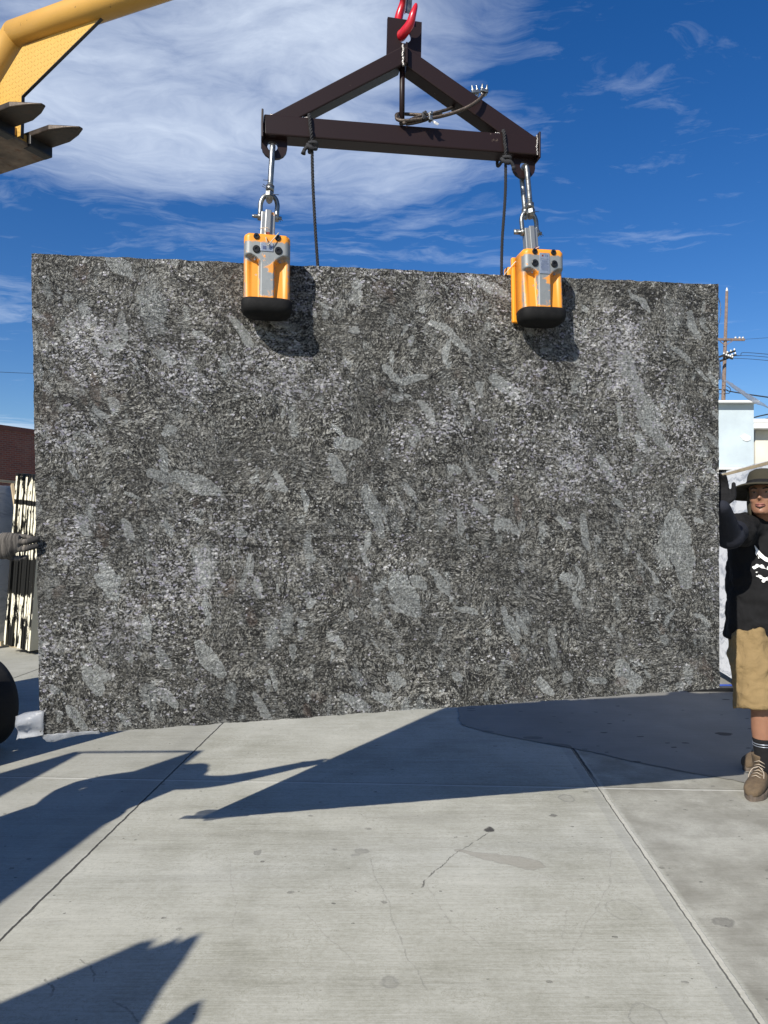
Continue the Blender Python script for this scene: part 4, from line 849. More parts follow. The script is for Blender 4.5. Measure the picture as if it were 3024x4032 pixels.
# ------------------------------------------------------------------ torn plastic film on the slab
def film(name, transl=.5, col=(.55, .57, .60)):
    m, t, b = mat(name); co = objco(t); n_ = t.noise(co, 14, 6, .6)
    setp(t, b, color=col, rough=.35, normal=bump(t, n_, .6, .01))
    tr = t('ShaderNodeBsdfTransparent'); tl = t('ShaderNodeBsdfTranslucent', {'Color': (*col, 1)})
    out = m.node_tree.nodes['Material Output']
    a_ = t('ShaderNodeMixShader', {0: .45, 1: b.outputs[0], 2: tl.outputs[0]}); c_ = t('ShaderNodeMixShader', {0: t.mr(n_, .3, .7, .22, .55), 1: a_.outputs[0], 2: tr.outputs[0]})
    m.node_tree.links.new(c_.outputs[0], out.inputs[0]); return m
M_film = film('plastic_film')
def sheet(name, rows, label, cat, parent=None, rough=.004, sub=3, group=None):
    """a thin crumpled sheet through rows of points (equal counts)"""
    rows = [smooth_path(r, sub) for r in rows]; cols = list(zip(*rows)); cols = [smooth_path(c_, sub) for c_ in cols]
    n_, m_ = len(cols), len(cols[0]); rn = random.Random(len(label)); vs = [p+Vector((rn.gauss(0, rough), rn.gauss(0, rough), rn.gauss(0, rough)))*.5 for c_ in cols for p in c_]
    fs = [(i*m_+j, (i+1)*m_+j, (i+1)*m_+j+1, i*m_+j+1) for i in range(n_-1) for j in range(m_-1)]
    mb = MB(); mb.add(vs, fs, True); o = mb.build(name, M_film, None, smooth=True, mods=[('SOLIDIFY', dict(thickness=.0008))])
    return tag(o, label, cat, group)
def sp_(px, py, t_=.0): return SL @ S(px, py, t_)
sheet('plastic_sheet', [[sp_(172, 2798, -.010), sp_(120, 2800, .02), sp_(62, 2822, .03)], [sp_(172, 2845, -.011), sp_(112, 2842, -.02), sp_(58, 2862, .0)], [sp_(172, 2880, -.010), sp_(116, 2885, .03), sp_(70, 2876, .05)], [sp_(172, 2896, -.012), sp_(112, 2904, .02), sp_(67, 2912, .04)]],
      'crumpled torn white plastic sheet trailing from the bottom left corner of the slab', 'plastic sheet', group='torn plastic film on the slab')
def ribbon(pts_top, pts_bot, name, label, rough=.0014, group='torn plastic film on the slab'):
    a_ = smooth_path(pts_top, 6); b_ = smooth_path(pts_bot, 6); rn = random.Random(5); n_ = len(a_); vs = []
    for p, q in zip(a_, b_):
        for k in range(4): vs.append(p.lerp(q, k/3)+Vector((rn.gauss(0, rough), rn.gauss(0, rough), rn.gauss(0, rough*.7))))
    fs = [(i*4+j, (i+1)*4+j, (i+1)*4+j+1, i*4+j+1) for i in range(n_-1) for j in range(3)]
    return tag(MB().add(vs, fs, True).build(name, M_film, None, smooth=True, mods=[('SOLIDIFY', dict(thickness=.0008))]), label, 'plastic sheet', group)
def ed(px, dy, t_): k = (px-158)/(2834-158); return sp_(px, 2900-190*k+dy, t_)
ribbon([ed(172, -6, -.008), ed(240, -8, -.008), ed(320, -8, -.008), ed(390, -6, -.008)], [ed(168, 6, -.006), ed(200, 26, -.004), ed(300, 6, -.002), ed(392, 5, -.004)], 'plastic_strip', 'ragged strip of clear plastic along the bottom left edge of the slab')
ribbon([sp_(2829, 1170, .033), sp_(2836, 1200, .04), sp_(2833, 1270, .033)], [sp_(2829, 1180, .034), sp_(2840, 1230, .05), sp_(2830, 1278, .034)], 'plastic_strip', 'tiny curl of clear plastic on the right edge of the slab near its top corner')
ribbon([sp_(2828, 1390, .033), sp_(2836, 1440, .05), sp_(2846, 1500, .12), sp_(2866, 1499, .17), sp_(2920, 1535, .25), sp_(2975, 1568, .33), sp_(3030, 1606, .4), sp_(3090, 1650, .5)],
       [sp_(2830, 1492, .033), sp_(2834, 1496, .045), sp_(2840, 1492, .06), sp_(2858, 1505, .14), sp_(2915, 1550, .22), sp_(2965, 1585, .30), sp_(3030, 1609, .4), sp_(3090, 1652, .5)], 'plastic_strip', 'long white plastic ribbon blowing away to the right from the right edge of the slab', .0015)

# ------------------------------------------------------------------ stone stacks
def marble(name, base, vein, amt=.6, scale=3, rot=35, edge=None):
    m, t, b = mat(name); co = objco(t)
    wv_ = t.vm('SCALE', t.vm('SUBTRACT', t.noise(co, 2.2, 5, .6, out='Color'), (.5, .5, .5)), scale=.35); c_ = t.vm('ADD', co, wv_)
    v1 = t.noise(t.mapping(c_, (scale*.35, scale*.35, scale*2.2), (0, R(rot), 0)), 1.6, 7, .6)
    k = t.mr(v1, .50, .63); k2 = t.mr(t.noise(c_, 9, 6, .7), .45, .7)
    col_ = t.mix(t.math('MULTIPLY', k, amt), base, vein); col_ = t.mix(t.math('MULTIPLY', k2, .15), col_, vein)
    setp(t, b, color=col_, rough=.5, normal=bump(t, t.noise(co, 60, 4), .15, .003)); return m
M_greymar = marble('grey_marble', (.68, .70, .69), (.36, .39, .40), .75, 3.2, 68)
M_whitemar = marble('white_marble', (.82, .82, .80), (.33, .35, .38), .85, 4.2, 52)
M_cream = simple('cream_stone', (.55, .50, .36), .6, 0, .1, 6, .1)
m, t, b = mat('striped_stone_edge'); co = objco(t); x_, y_, z_ = t.sep(co)[:3]; M_edge = m
oi = t('ShaderNodeObjectInfo').outputs['Random']
cz = t.comb(t.math('MULTIPLY', oi, 2.2), t.math('MULTIPLY', y_, 12), t.math('ADD', t.math('MULTIPLY', z_, 2.6), t.math('MULTIPLY', t.noise(co, 30, 3), .12)))
nb = t.noise(cz, 1.0, 5, .7); nb2 = t.noise(t.comb(t.math('MULTIPLY', oi, 1.2), 0., t.math('MULTIPLY', z_, 1.9)), 1.0, 3, .6)
mid = t.math('MULTIPLY', t.mr(z_, .62, .72), t.mr(z_, 1.12, 1.04)); bandz = t.math('MAXIMUM', t.math('MULTIPLY', t.mr(z_, 1.72, 1.735), t.mr(z_, 1.79, 1.775)), t.mr(z_, 2.06, 2.08))
k = t.math('ADD', t.math('MULTIPLY', nb, .7), t.math('MULTIPLY', nb2, .4)); k = t.math('ADD', k, t.math('MULTIPLY', mid, .12)); k = t.math('ADD', k, t.math('MULTIPLY', bandz, .16))
col = t.mix(t.mr(k, .53, .55), t.mix(t.noise(co, 20, 3), (.60, .55, .38), (.82, .79, .66)), (.012, .012, .011))
setp(t, b, color=col, rough=.8, spec=.1)
M_gapshade = simple('gap_shade_face', (.035, .033, .027), .5, 0, .3, 8, .1)  # cream stone faces darkened so the gaps between slabs look shaded
M_wood = simple('pale_timber', (.42, .33, .20), .75, 0, .2, 5, .3)
M_blue = simple('blue_steel', (.015, .05, .28), .45, 0, .15, 10, .1)
Fd, Ld = Vector((.898, -.44, 0)).normalized(), Vector((.44, .898, 0)).normalized()
def stone(name, base, along, thick, L, H, T, lean, mt, label, group, z0=.08, rag=.0, emat=None):
    """a slab standing on edge: `base` = near bottom corner, runs `L` along, `T` thick, leaning towards `thick`"""
    ax, tx = Vector(along).normalized(), Vector(thick).normalized(); up = (Vector((0, 0, 1))*math.cos(lean)+tx*math.sin(lean))
    rn = random.Random(len(label)*7+int(base[0]*100)); n_ = 12
    poly = [(L*i/n_, rn.uniform(0, rag)) for i in range(n_+1)]+[(L+rn.uniform(-rag, rag), H*j/4) for j in range(1, 4)]+[(L*(n_-i)/n_, H-rn.uniform(0, rag)) for i in range(n_+1)]+[(rn.uniform(0, rag*.3), H*(4-j)/4) for j in range(1, 4)]
    b_ = Vector(base)+Vector((0, 0, z0)); nx2 = tx*math.cos(lean)-Vector((0, 0, 1))*math.sin(lean)
    M_ = Matrix((ax, -nx2 if False else nx2, up)).transposed().to_4x4(); M_.translation = b_
    n2 = len(poly); vs = [(p[0], 0, p[1]) for p in poly]+[(p[0], T, p[1]) for p in poly]
    me = bpy.data.meshes.new(name); me.from_pydata(vs, [], [list(range(n2)), list(range(2*n2-1, n2-1, -1))]+[(i, i+n2, (i+1) % n2+n2, (i+1) % n2) for i in range(n2)]); me.update()
    bm = bmesh.new(); bm.from_mesh(me); bmesh.ops.recalc_face_normals(bm, faces=bm.faces); bm.to_mesh(me); bm.free()
    o = bpy.data.objects.new(name, me); C.objects.link(o); o.matrix_world = M_; me.materials.append(mt)
    if emat:
        me.materials.append(emat)
        for p in me.polygons:
            if abs(p.normal.x) > .8: p.material_index = 1
    tag(o, label, 'stone slab', group); return o
ordn = ['first', 'second', 'third', 'fourth', 'fifth', 'sixth', 'seventh', 'eighth', 'ninth', 'tenth', 'eleventh', 'twelfth']
b0 = P3(10, 2540, 1)-Vector((0, 0, EYE)); d_ = (EYE-.09)/((2540-HY)/FOC); b0 = Vector(((10-CX)/FOC*d_, d_, 0))
for i in range(13):
    st_ = .0375; rnz = random.Random(i); jit = rnz.uniform(-.022, .022)
    bb = b0+Fd*(st_*i)+Ld*(jit)
    lb = ('leftmost cream slab edge of the black striped stack left of the hanging slab' if i == 0 else 'last cream and black striped slab of the leaning stack, its side face showing' if i == 12 else 'cream and black striped slab edge, %s from the left in the leaning stack' % ordn[min(i, 11)] if i < 12 else 'thirteenth')
    stone('stacked_slab', bb, Ld, Fd, 2.9, 2.06+rnz.uniform(-.05, .05), .031, R(6.3), (M_cream if i == 12 else M_gapshade), lb, 'striped slabs leaning in the left stack', emat=M_edge, z0=.10-.004*i, rag=.01)
for i in range(3):
    stone('stacked_slab', b0+Fd*(-.36-.05*i)+Ld*(.02-.05*i), Ld, Fd, 3.4, 1.98-.02*i, .03, R(5), M_greymar, ['grey veined marble slab leaning at the far left edge behind the gloved hand', 'second grey marble slab just behind the front one at the far left', 'third grey marble slab, rearmost of the far left stack'][i], 'grey marble slabs at the far left', rag=.012)
# timber props of that stack
tp = b0+Fd*(-.36)+Ld*.2; mb = MB(); mb.bar(tp+Vector((0, 0, 2.12)), tp+Ld*1.5+Fd*.1+Vector((0, 0, 2.05)), .05, .03); tag(mb.build('timber_batten', M_wood, bevel=.003), 'pale timber batten lying on top of the grey marble slabs', 'timber batten', 'timbers of the left stack')
pa, pb = P3(48, 1908, 9.0), P3(72, 2070, 8.75); tag(MB().bar(pa, pb, .03, .05).build('timber_prop', M_wood), 'narrow timber prop slanting across the grey marble slab', 'timber prop', 'timbers of the left stack')
for k, L_ in enumerate((.35, 2.3)):
    q = b0+Ld*L_; tag(MB().bar(q+Fd*(-1.0)+Vector((0, 0, .045)), q+Fd*.62+Vector((0, 0, .045)), .09, .088).build('timber_bearer', M_wood, bevel=.004), ['timber bearer on the ground under the near end of the striped stack', 'timber bearer on the ground under the far end of the striped stack'][k], 'timber bearer', 'bearers under the striped stack')
# marble stack on the right, behind the man
Dr = Vector((.13, 1, 0)).normalized(); Tr = Vector((1, -.13, 0)).normalized()
mk_ = G(2890, 2712); rb = mk_-Dr*2.6
for i in range(4):
    stone('marble_slab', rb+Tr*(.04*i)+Dr*(-.02*i), Dr, Tr, 3.45+.0*i, [2.02, 2.05, 2.03, 2.06][i], .03, R(4.5), M_whitemar if i != 0 else M_whitemar, ['big white marble slab with grey veins leaning behind the man, front of its stack', 'second white marble slab leaning behind the front one, behind the man', 'third white marble slab in the stack behind the man', 'rearmost white marble slab in the stack behind the man'][i], 'white marble slabs behind the man', rag=.01)
mb = MB(); q0 = rb+Tr*(-.02)+Vector((0, 0, 2.12)); mb.bar(q0+Dr*.2+Tr*.20, q0+Dr*3.5+Tr*.20+Vector((0, 0, -.05)), .05, .03); tag(mb.build('timber_batten', M_wood), 'pale batten along the top edge of the white marble slabs', 'timber batten')
fr = thing('slab_rack', 'low blue steel rack foot on the ground beyond the right corner of the hanging slab', 'slab rack', G(2760, 2712))
for k, L_ in enumerate((2.72,)):
    q = rb+Dr*L_; MB().box((0, 0, 0), (.001, .001, .001)) if False else None
    MB().bar(G(2640, 2712)+Vector((0, 0, .025)), G(2960, 2712)+Vector((0, 0, .025)), .05, .03).build('rack_foot', M_blue, fr, bevel=.005)
    MB().bar(G(2700, 2722)+Vector((0, 0, .02)), G(3000, 2722)+Vector((0, 0, .02)), .08, .04).build('rack_skid', M_blk, fr)
q = rb+Dr*1.3+Tr*.35
MB().bar(G(2940, 2716)+Vector((.12, 0, .05)), G(2940, 2716)+Vector((.28, .0, 1.9)), .06, .06).build('rack_post', M_blue, fr)
MB().bar(rb+Vector((0, 0, .045))+Dr*.3, rb+Vector((0, 0, .045))+Dr*.3+Tr*.6, .09, .07).build('rack_skid', M_blk, fr)

# ------------------------------------------------------------------ buildings behind
m, t, b = mat('red_brick'); co = objco(t); M_brick = m
bt = t('ShaderNodeTexBrick', {'Vector': t.mapping(co, (1, 1, 1), (R(90), 0, 0)), 'Scale': 1.0, 'Mortar Size': .009, 'Brick Width': .215, 'Row Height': .078, 'Color1': (.19, .055, .035, 1), 'Color2': (.125, .04, .03, 1), 'Mortar': (.17, .125, .10, 1), 'Bias': -.1})
n_ = t.noise(co, 1.2, 6, .6); setp(t, b, color=t.mix(t.mr(n_, .5, .7, 0, .35), bt.outputs[0], (.25, .16, .12)), rough=.9, normal=bump(t, t.math('MULTIPLY', bt.outputs[1], -1), .5, .01))
M_coping = simple('brick_coping', (.13, .048, .035), .85, 0, .2, 8, .3)
M_glass = simple('dark_glass', (.02, .025, .03), .1, 0, .1, 3, 0)
wp = P3(0, 1672, 27); wd_ = frame(Vector((wp.x, 27, 0)), Ld)
bb_ = thing('brick_building', 'dark red brick building with a flat parapet behind the striped slabs', 'building', Vector((wp.x, 27, 0)), math.atan2(Ld.y, Ld.x))
H_ = wp.z
MB(wd_).box((11, 5, (H_-.18)/2), (34, 10, H_-.18)).build('wall', M_brick, bb_)
MB(wd_).box((11, 5, H_-.09), (34.06, 10.06, .18)).build('coping', M_coping, bb_)
for k in range(3):
    w_ = MB(wd_).box((16+4*k, -.02, 1.6), (1.6, .08, 1.3)).build('window', M_darkst, bb_); MB(wd_).box((16+4*k, -.07, 1.6), (1.45, .02, 1.15)).build('pane', M_glass, w_)
m, t, b = mat('pale_blue_panel'); co = objco(t); M_pan = m
n_ = t.noise(co, 1.4, 7, .62); setp(t, b, color=t.mix(t.mr(n_, .38, .68), (.52, .60, .62), (.40, .46, .49)), rough=.6)
M_crm = simple('cream_render', (.66, .63, .53), .8, 0, .12, 2.5, .25, 20)
M_dk = simple('dark_opening', (.03, .03, .03), .8, 0, .3, 4, .1)
YB = 12.0; pl_, pr_ = P3(2600, 1600, YB), P3(2968, 1590, YB); zt_, zb_ = P3(0, 1590, YB).z, P3(0, 1838, YB).z
ws = thing('workshop', 'pale blue grey panelled workshop front with a white sticker patch above a dark opening', 'building', Vector((pr_.x, YB, 0)))
MB().box(((pl_.x+pr_.x)/2-.0, YB+1.5, (zt_+zb_)/2), (pr_.x-pl_.x, 3, zt_-zb_)).build('upper_panel', M_pan, ws)
MB().box(((pl_.x+pr_.x)/2, YB+1.45, zt_+.02), (pr_.x-pl_.x+.06, 3.15, .035)).build('top_flashing', M_white, ws)
MB().box((pr_.x-2.2, YB-.02, zb_-.03), (5.2, .10, .04)).build('ledge', M_white, ws)
MB().box((pr_.x-1.2, YB+1.8, (zb_-.07)/2), (4.4, 2.4, zb_-.07)).build('recess_shade', M_dk, ws)  # solid block painted near-black as the shade inside the opening
a_ = P3(2915, 1733, YB); w2 = .085
pts = [P3(2914, 1720, YB), P3(2932, 1708, YB), P3(2955, 1719, YB), P3(2953, 1733, YB), P3(2940, 1738, YB), P3(2924, 1733, YB)]
MB().prism([(p.x, p.z) for p in pts], YB-.012, YB-.002).build('sticker_patch', M_white, ws)
win = MB().box((P3(2900, 1900, YB).x, YB+.56, 1.9), (1.9, .06, 1.1)).build('window', M_galv, ws); MB().box((P3(2900, 1900, YB).x, YB+.52, 1.9), (1.8, .03, 1.0)).build('pane', M_glass, win)
for k in range(2): MB().box((pr_.x-.05-2.1*k, YB+.4, (zb_-.07)/2), (.14, .14, zb_-.07)).build('post', M_white, ws)
YC = 13.4; cl_ = P3(2974, 1700, YC)
cr = thing('cream_building', 'cream rendered building with a white roof gutter at the right edge', 'building', Vector((cl_.x+2, YC, 0)))
MB().box((cl_.x+3.0, YC+2.5, P3(0, 1688, YC).z/2), (6, 5, P3(0, 1688, YC).z)).build('wall', M_crm, cr)
zz_ = P3(0, 1684, YC).z; MB().box((cl_.x+2.95, YC-.12, zz_), (6.25, .22, .10)).build('gutter', M_white, cr, bevel=.02)
MB().box((cl_.x+2.95, YC+2.4, zz_+.10), (6.2, 5.2, .07)).build('roof', M_white, cr)
MB().box((cl_.x+3, YC-.05, zz_+.04), (6.0, .05, .03)).build('fascia', M_dk, cr)

# ------------------------------------------------------------------ utility pole and wires
M_pole = simple('weathered_pole', (.16, .115, .09), .85, 0, .35, 9, .6, 30, dirt=(.35, .30, .25), dirt_amt=.4)
M_ins = simple('porcelain', (.62, .62, .58), .3, 0, .1, 10, 0)
M_line = simple('black_wire', (.02, .022, .025), .7, 0, .1, 10, 0)
YP = 40.0; pt, pbm = P3(2862, 1148, YP), P3(2846, 1640, YP); dpole = (pt-pbm)/(pt.z-pbm.z); p0_ = pt-dpole*pt.z
po = thing('utility_pole', 'tall weathered wooden utility pole with crossarms behind the right edge of the slab', 'utility pole', p0_)
MB().tube([p0_-dpole*.1, p0_+dpole*6, pt], [.17, .125, .075], 14).build('pole', M_pole, po)
MB().tube([pt, pt+Vector((0, 0, .05)), pt+Vector((0, 0, .22))], [.05, .07, .02], 10).build('pole_cap', M_ins, po)
arm = MB().bar(P3(2800, 1336, YP-.1), P3(2932, 1338, YP-.1), .10, .12).build('crossarm', M_pole, po)
for px in (2896, 2912, 2925): MB().tube([P3(px, 1333, YP-.1), P3(px, 1327, YP-.1)], .05, 8).build('insulator', M_ins, arm)
mb = MB().bar(P3(2834, 1342, YP-.15), P3(2852, 1358, YP-.15), .03, .04).build('brace', M_pole, po); MB().bar(P3(2884, 1342, YP-.15), P3(2860, 1358, YP-.15), .03, .04).build('brace', M_pole, po)
for k, (a1, b1) in enumerate((((2826, 1408), (2895, 1381)), ((2836, 1422), (2898, 1396)), ((2846, 1398), (2886, 1412)))):
    ar_ = MB().bar(P3(*a1, YP-.2-.2*k), P3(*b1, YP-.2-.2*k), .09, .11).build('crossarm', M_darkst, po)
    for j in range(4):
        f_ = .35+.2*j; q = P3(a1[0]+(b1[0]-a1[0])*f_, a1[1]+(b1[1]-a1[1])*f_-6, YP-.3-.2*k); MB().ell(q, (.05, .05, .065), 8, 6).build('insulator', M_ins, ar_)
def wire(pts, Ys, lab, r=.011, grp='overhead wires'):
    ps = [P3(px, py, Y) for (px, py), Y in zip(pts, Ys)]; o = MB().tube(smooth_path(ps, 6), r, 6).build('overhead_wire', M_line); tag(o, lab, 'wire', grp)
wire([(2932, 1336), (3080, 1326)], [YP, 33], 'uppermost thin wire leaving the utility pole crossarm to the right', .008)
wire([(2880, 1400), (2915, 1400), (2930, 1388), (3080, 1400)], [YP-.2, YP-.2, YP, 32], 'looping wire leaving the insulators of the utility pole, topmost of three', .015)
wire([(2890, 1400), (2960, 1401), (3080, 1412)], [YP-.2, 36, 32], 'middle wire leaving the insulators of the utility pole', .012)
wire([(2890, 1411), (2960, 1414), (3080, 1425)], [YP-.2, 36, 32], 'lowest of the three wires leaving the insulators of the utility pole', .012)
wire([(2700, 1530), (2845, 1534), (2870, 1540), (2940, 1552), (3080, 1572)], [45, YP, YP, 36, 30], 'thick black cable running behind the white plastic ribbon', .03)
wire([(2700, 1556), (2850, 1550), (2872, 1546), (2876, 1532), (2862, 1520), (2845, 1518)], [45, YP-.1, YP, YP, YP, YP-.1], 'loop of thin cable round the middle of the utility pole', .018)
wire([(2800, 1700), (2972, 1643), (3080, 1622)], [16, 16, 15], 'upper of two dark wires above the cream building', .014)
wire([(2800, 1710), (2972, 1661), (3080, 1636)], [16, 16, 15], 'lower of two dark wires above the cream building', .014)
wire([(-60, 1462), (70, 1468), (300, 1476)], [40, 42, 45], 'single thin wire crossing the sky left of the slab', .012)

# ------------------------------------------------------------------ unseen stone slabs added outside the frame to throw the shadows at the left
def bundle(name, x0, y0, y1, zt, lab, k):
    stone(name, Vector((x0, y0, 0)), (-.155*0-.155, -1, 0), (-1, .155, 0), abs(y1-y0), zt, .06, 0, M_cream, lab, 'unseen slabs added left of the photographer to cast shadow', z0=.02)
def src(gx_, gy_, z): return Vector((gx_-.75*z, gy_-1.17*z, z))
zb2 = 2.15; tA = src(-1.24, 4.88, zb2); tB = src(-2.04, 4.86, zb2)  # added slabs, set where their top corners cast the wanted shadow edges
bundle('shadow_slab', tA.x, tA.y, tA.y-3.0, zb2, 'cream slab standing upright left of the photographer, nearer the yard joint', 0)
bundle('shadow_slab', tB.x, tB.y, tB.y-3.0, zb2, 'cream slab standing upright left of the photographer, farther from the yard joint', 1)
tag(MB().bar(tB, tA, .022, .018, lift=.012).build('shadow_bar', M_wood), 'unseen timber bar added between two upright slabs to cast a thin shadow', 'timber brace')  # added bar, kept thin so its shadow stays faint
Yc = .30; 
def ss(px, py): g_ = G(px, py); z = (g_.y-Yc)/1.17; return (g_.x-.75*z, z)
out = [ss(560, 4032), ss(655, 3875), ss(720, 3790), ss(790, 3682), ss(735, 3700), ss(700, 3720), ss(705, 3692), ss(660, 3718), ss(580, 3742), ss(610, 3706), ss(550, 3716), ss(470, 3752), ss(300, 3825), ss(0, 3955), ss(-260, 4060)]
out = [(out[0][0]+.05, .0)]+out+[(out[-1][0], 0.)]
o = MB().prism(out, Yc-.015, Yc+.015).build('shadow_plate', M_cream); tag(o, 'unseen jagged slab added left of the photographer, shaped to cast the corner shadow', 'stone slab')  # added plate, cut to the outline of the corner shadow
out = [ss(766, 4040), ss(786, 3976), ss(725, 4000), ss(675, 4040)]; out = [(out[0][0]-.02, 0)]+out+[(out[-1][0]-.05, 0)]
tag(MB().prism(out, Yc+.02, Yc+.05).build('shadow_sliver', M_cream), 'unseen pointed stone sliver added beside the jagged slab to cast a shadow tip', 'stone offcut')  # added sliver, cut to the small shadow tip

# ------------------------------------------------------------------ people
def skinmat(name, col, rough=.5):
    m, t, b = mat(name); co = objco(t); n_ = t.noise(co, 30, 5, .6)
    setp(t, b, color=t.mix(n_, tuple(x*.85 for x in col), tuple(min(1, x*1.12) for x in col)), rough=rough, normal=bump(t, t.noise(co, 160, 3), .15, .002)); b.inputs['Subsurface Weight'].default_value = .12; b.inputs['Subsurface Radius'].default_value = (.012, .005, .003); return m
M_skin = skinmat('tan_skin', (.27, .135, .082)); M_eye = simple('eye', (.22, .20, .18), .3, 0, .05, 10, 0); M_lip = skinmat('lips', (.27, .105, .085)); M_hair = simple('dark_hair', (.012, .010, .009), .6, 0, .3, 60, .3)  # eye whites darkened: the brow's shade is in their colour
def cloth(name, col, fold=10, br=.5, extra=None):
    m, t, b = mat(name); co = objco(t); n_ = t.noise(co, fold, 4, .55, .8)
    setp(t, b, color=t.mix(n_, tuple(x*.82 for x in col), tuple(x*1.15 for x in col)), rough=.9, spec=.2, normal=bump(t, t.math('ADD', n_, t.math('MULTIPLY', t.noise(co, 260, 3), .08)), br, .02)); return m
M_short = cloth('khaki_cotton', (.225, .158, .075), 14, .6); M_sleeve = cloth('slate_sleeve', (.018, .020, .028), 14, .25); M_sock = cloth('black_sock', (.012, .012, .013), 30, .3)
M_hat = cloth('olive_hat', (.042, .038, .026), 9, .35); M_glove = cloth('black_glove', (.012, .012, .013), 40, .4)
M_boot = simple('worn_suede', (.095, .066, .038), .85, 0, .35, 26, .6, 90, dirt=(.09, .06, .03), dirt_amt=.6)
M_sole = simple('boot_sole', (.11, .085, .065), .85, 0, .3, 30, .4); M_lace = simple('boot_lace', (.36, .30, .23), .9, 0, .2, 60, .2)
M_jean = cloth('work_trousers', (.05, .06, .08), 10, .5)
m, t, b = mat('black_tee'); co = objco(t); M_tee = m      # a black T-shirt with a white printed graphic on its chest
n_ = t.noise(t.mapping(co, (1, 1, .5), (0, R(20), 0)), 11, 5, .55, .8); col = t.mix(n_, (.005, .005, .0055), (.013, .013, .014))
setp(t, b, color=col, rough=.9, spec=.2, normal=bump(t, n_, .6, .03))

def ring(c_, d, rx, ry, side, n=16, p=1.0):
    d = Vector(d).normalized(); s_ = Vector(side); s_ = (s_-d*s_.dot(d)).normalized(); u_ = d.cross(s_)
    return [Vector(c_)+s_*rx*math.copysign(abs(math.cos(a_))**p, math.cos(a_))+u_*ry*math.copysign(abs(math.sin(a_))**p, math.sin(a_)) for a_ in [2*math.pi*j/n for j in range(n)]]
def limb(mb, pts, rads, side, flat=1.0, n=16, sub=4):
    P_ = smooth_path(pts, sub); xs = [i/sub for i in range(len(P_))]; rr2 = [np.interp(x_, range(len(rads)), rads) for x_ in xs]
    fl2 = [np.interp(x_, range(len(pts)), flat if isinstance(flat, (list, tuple)) else [flat]*len(pts)) for x_ in xs]; rings = []
    for i, p in enumerate(P_):
        d = P_[min(i+1, len(P_)-1)]-P_[max(0, i-1)]; rings.append(ring(p, d, rr2[i], rr2[i]*fl2[i], side, n))
    mb.loft(rings)
    mb.ell(P_[0], (rr2[0],)*3, n, 8) if flat == 1.0 else None; mb.ell(P_[-1], (rr2[-1],)*3, n, 8) if flat == 1.0 else None
VOX = lambda v: [('REMESH', dict(mode='VOXEL', voxel_size=v, use_smooth_shade=True)), ('SMOOTH', dict(factor=.5, iterations=4))]
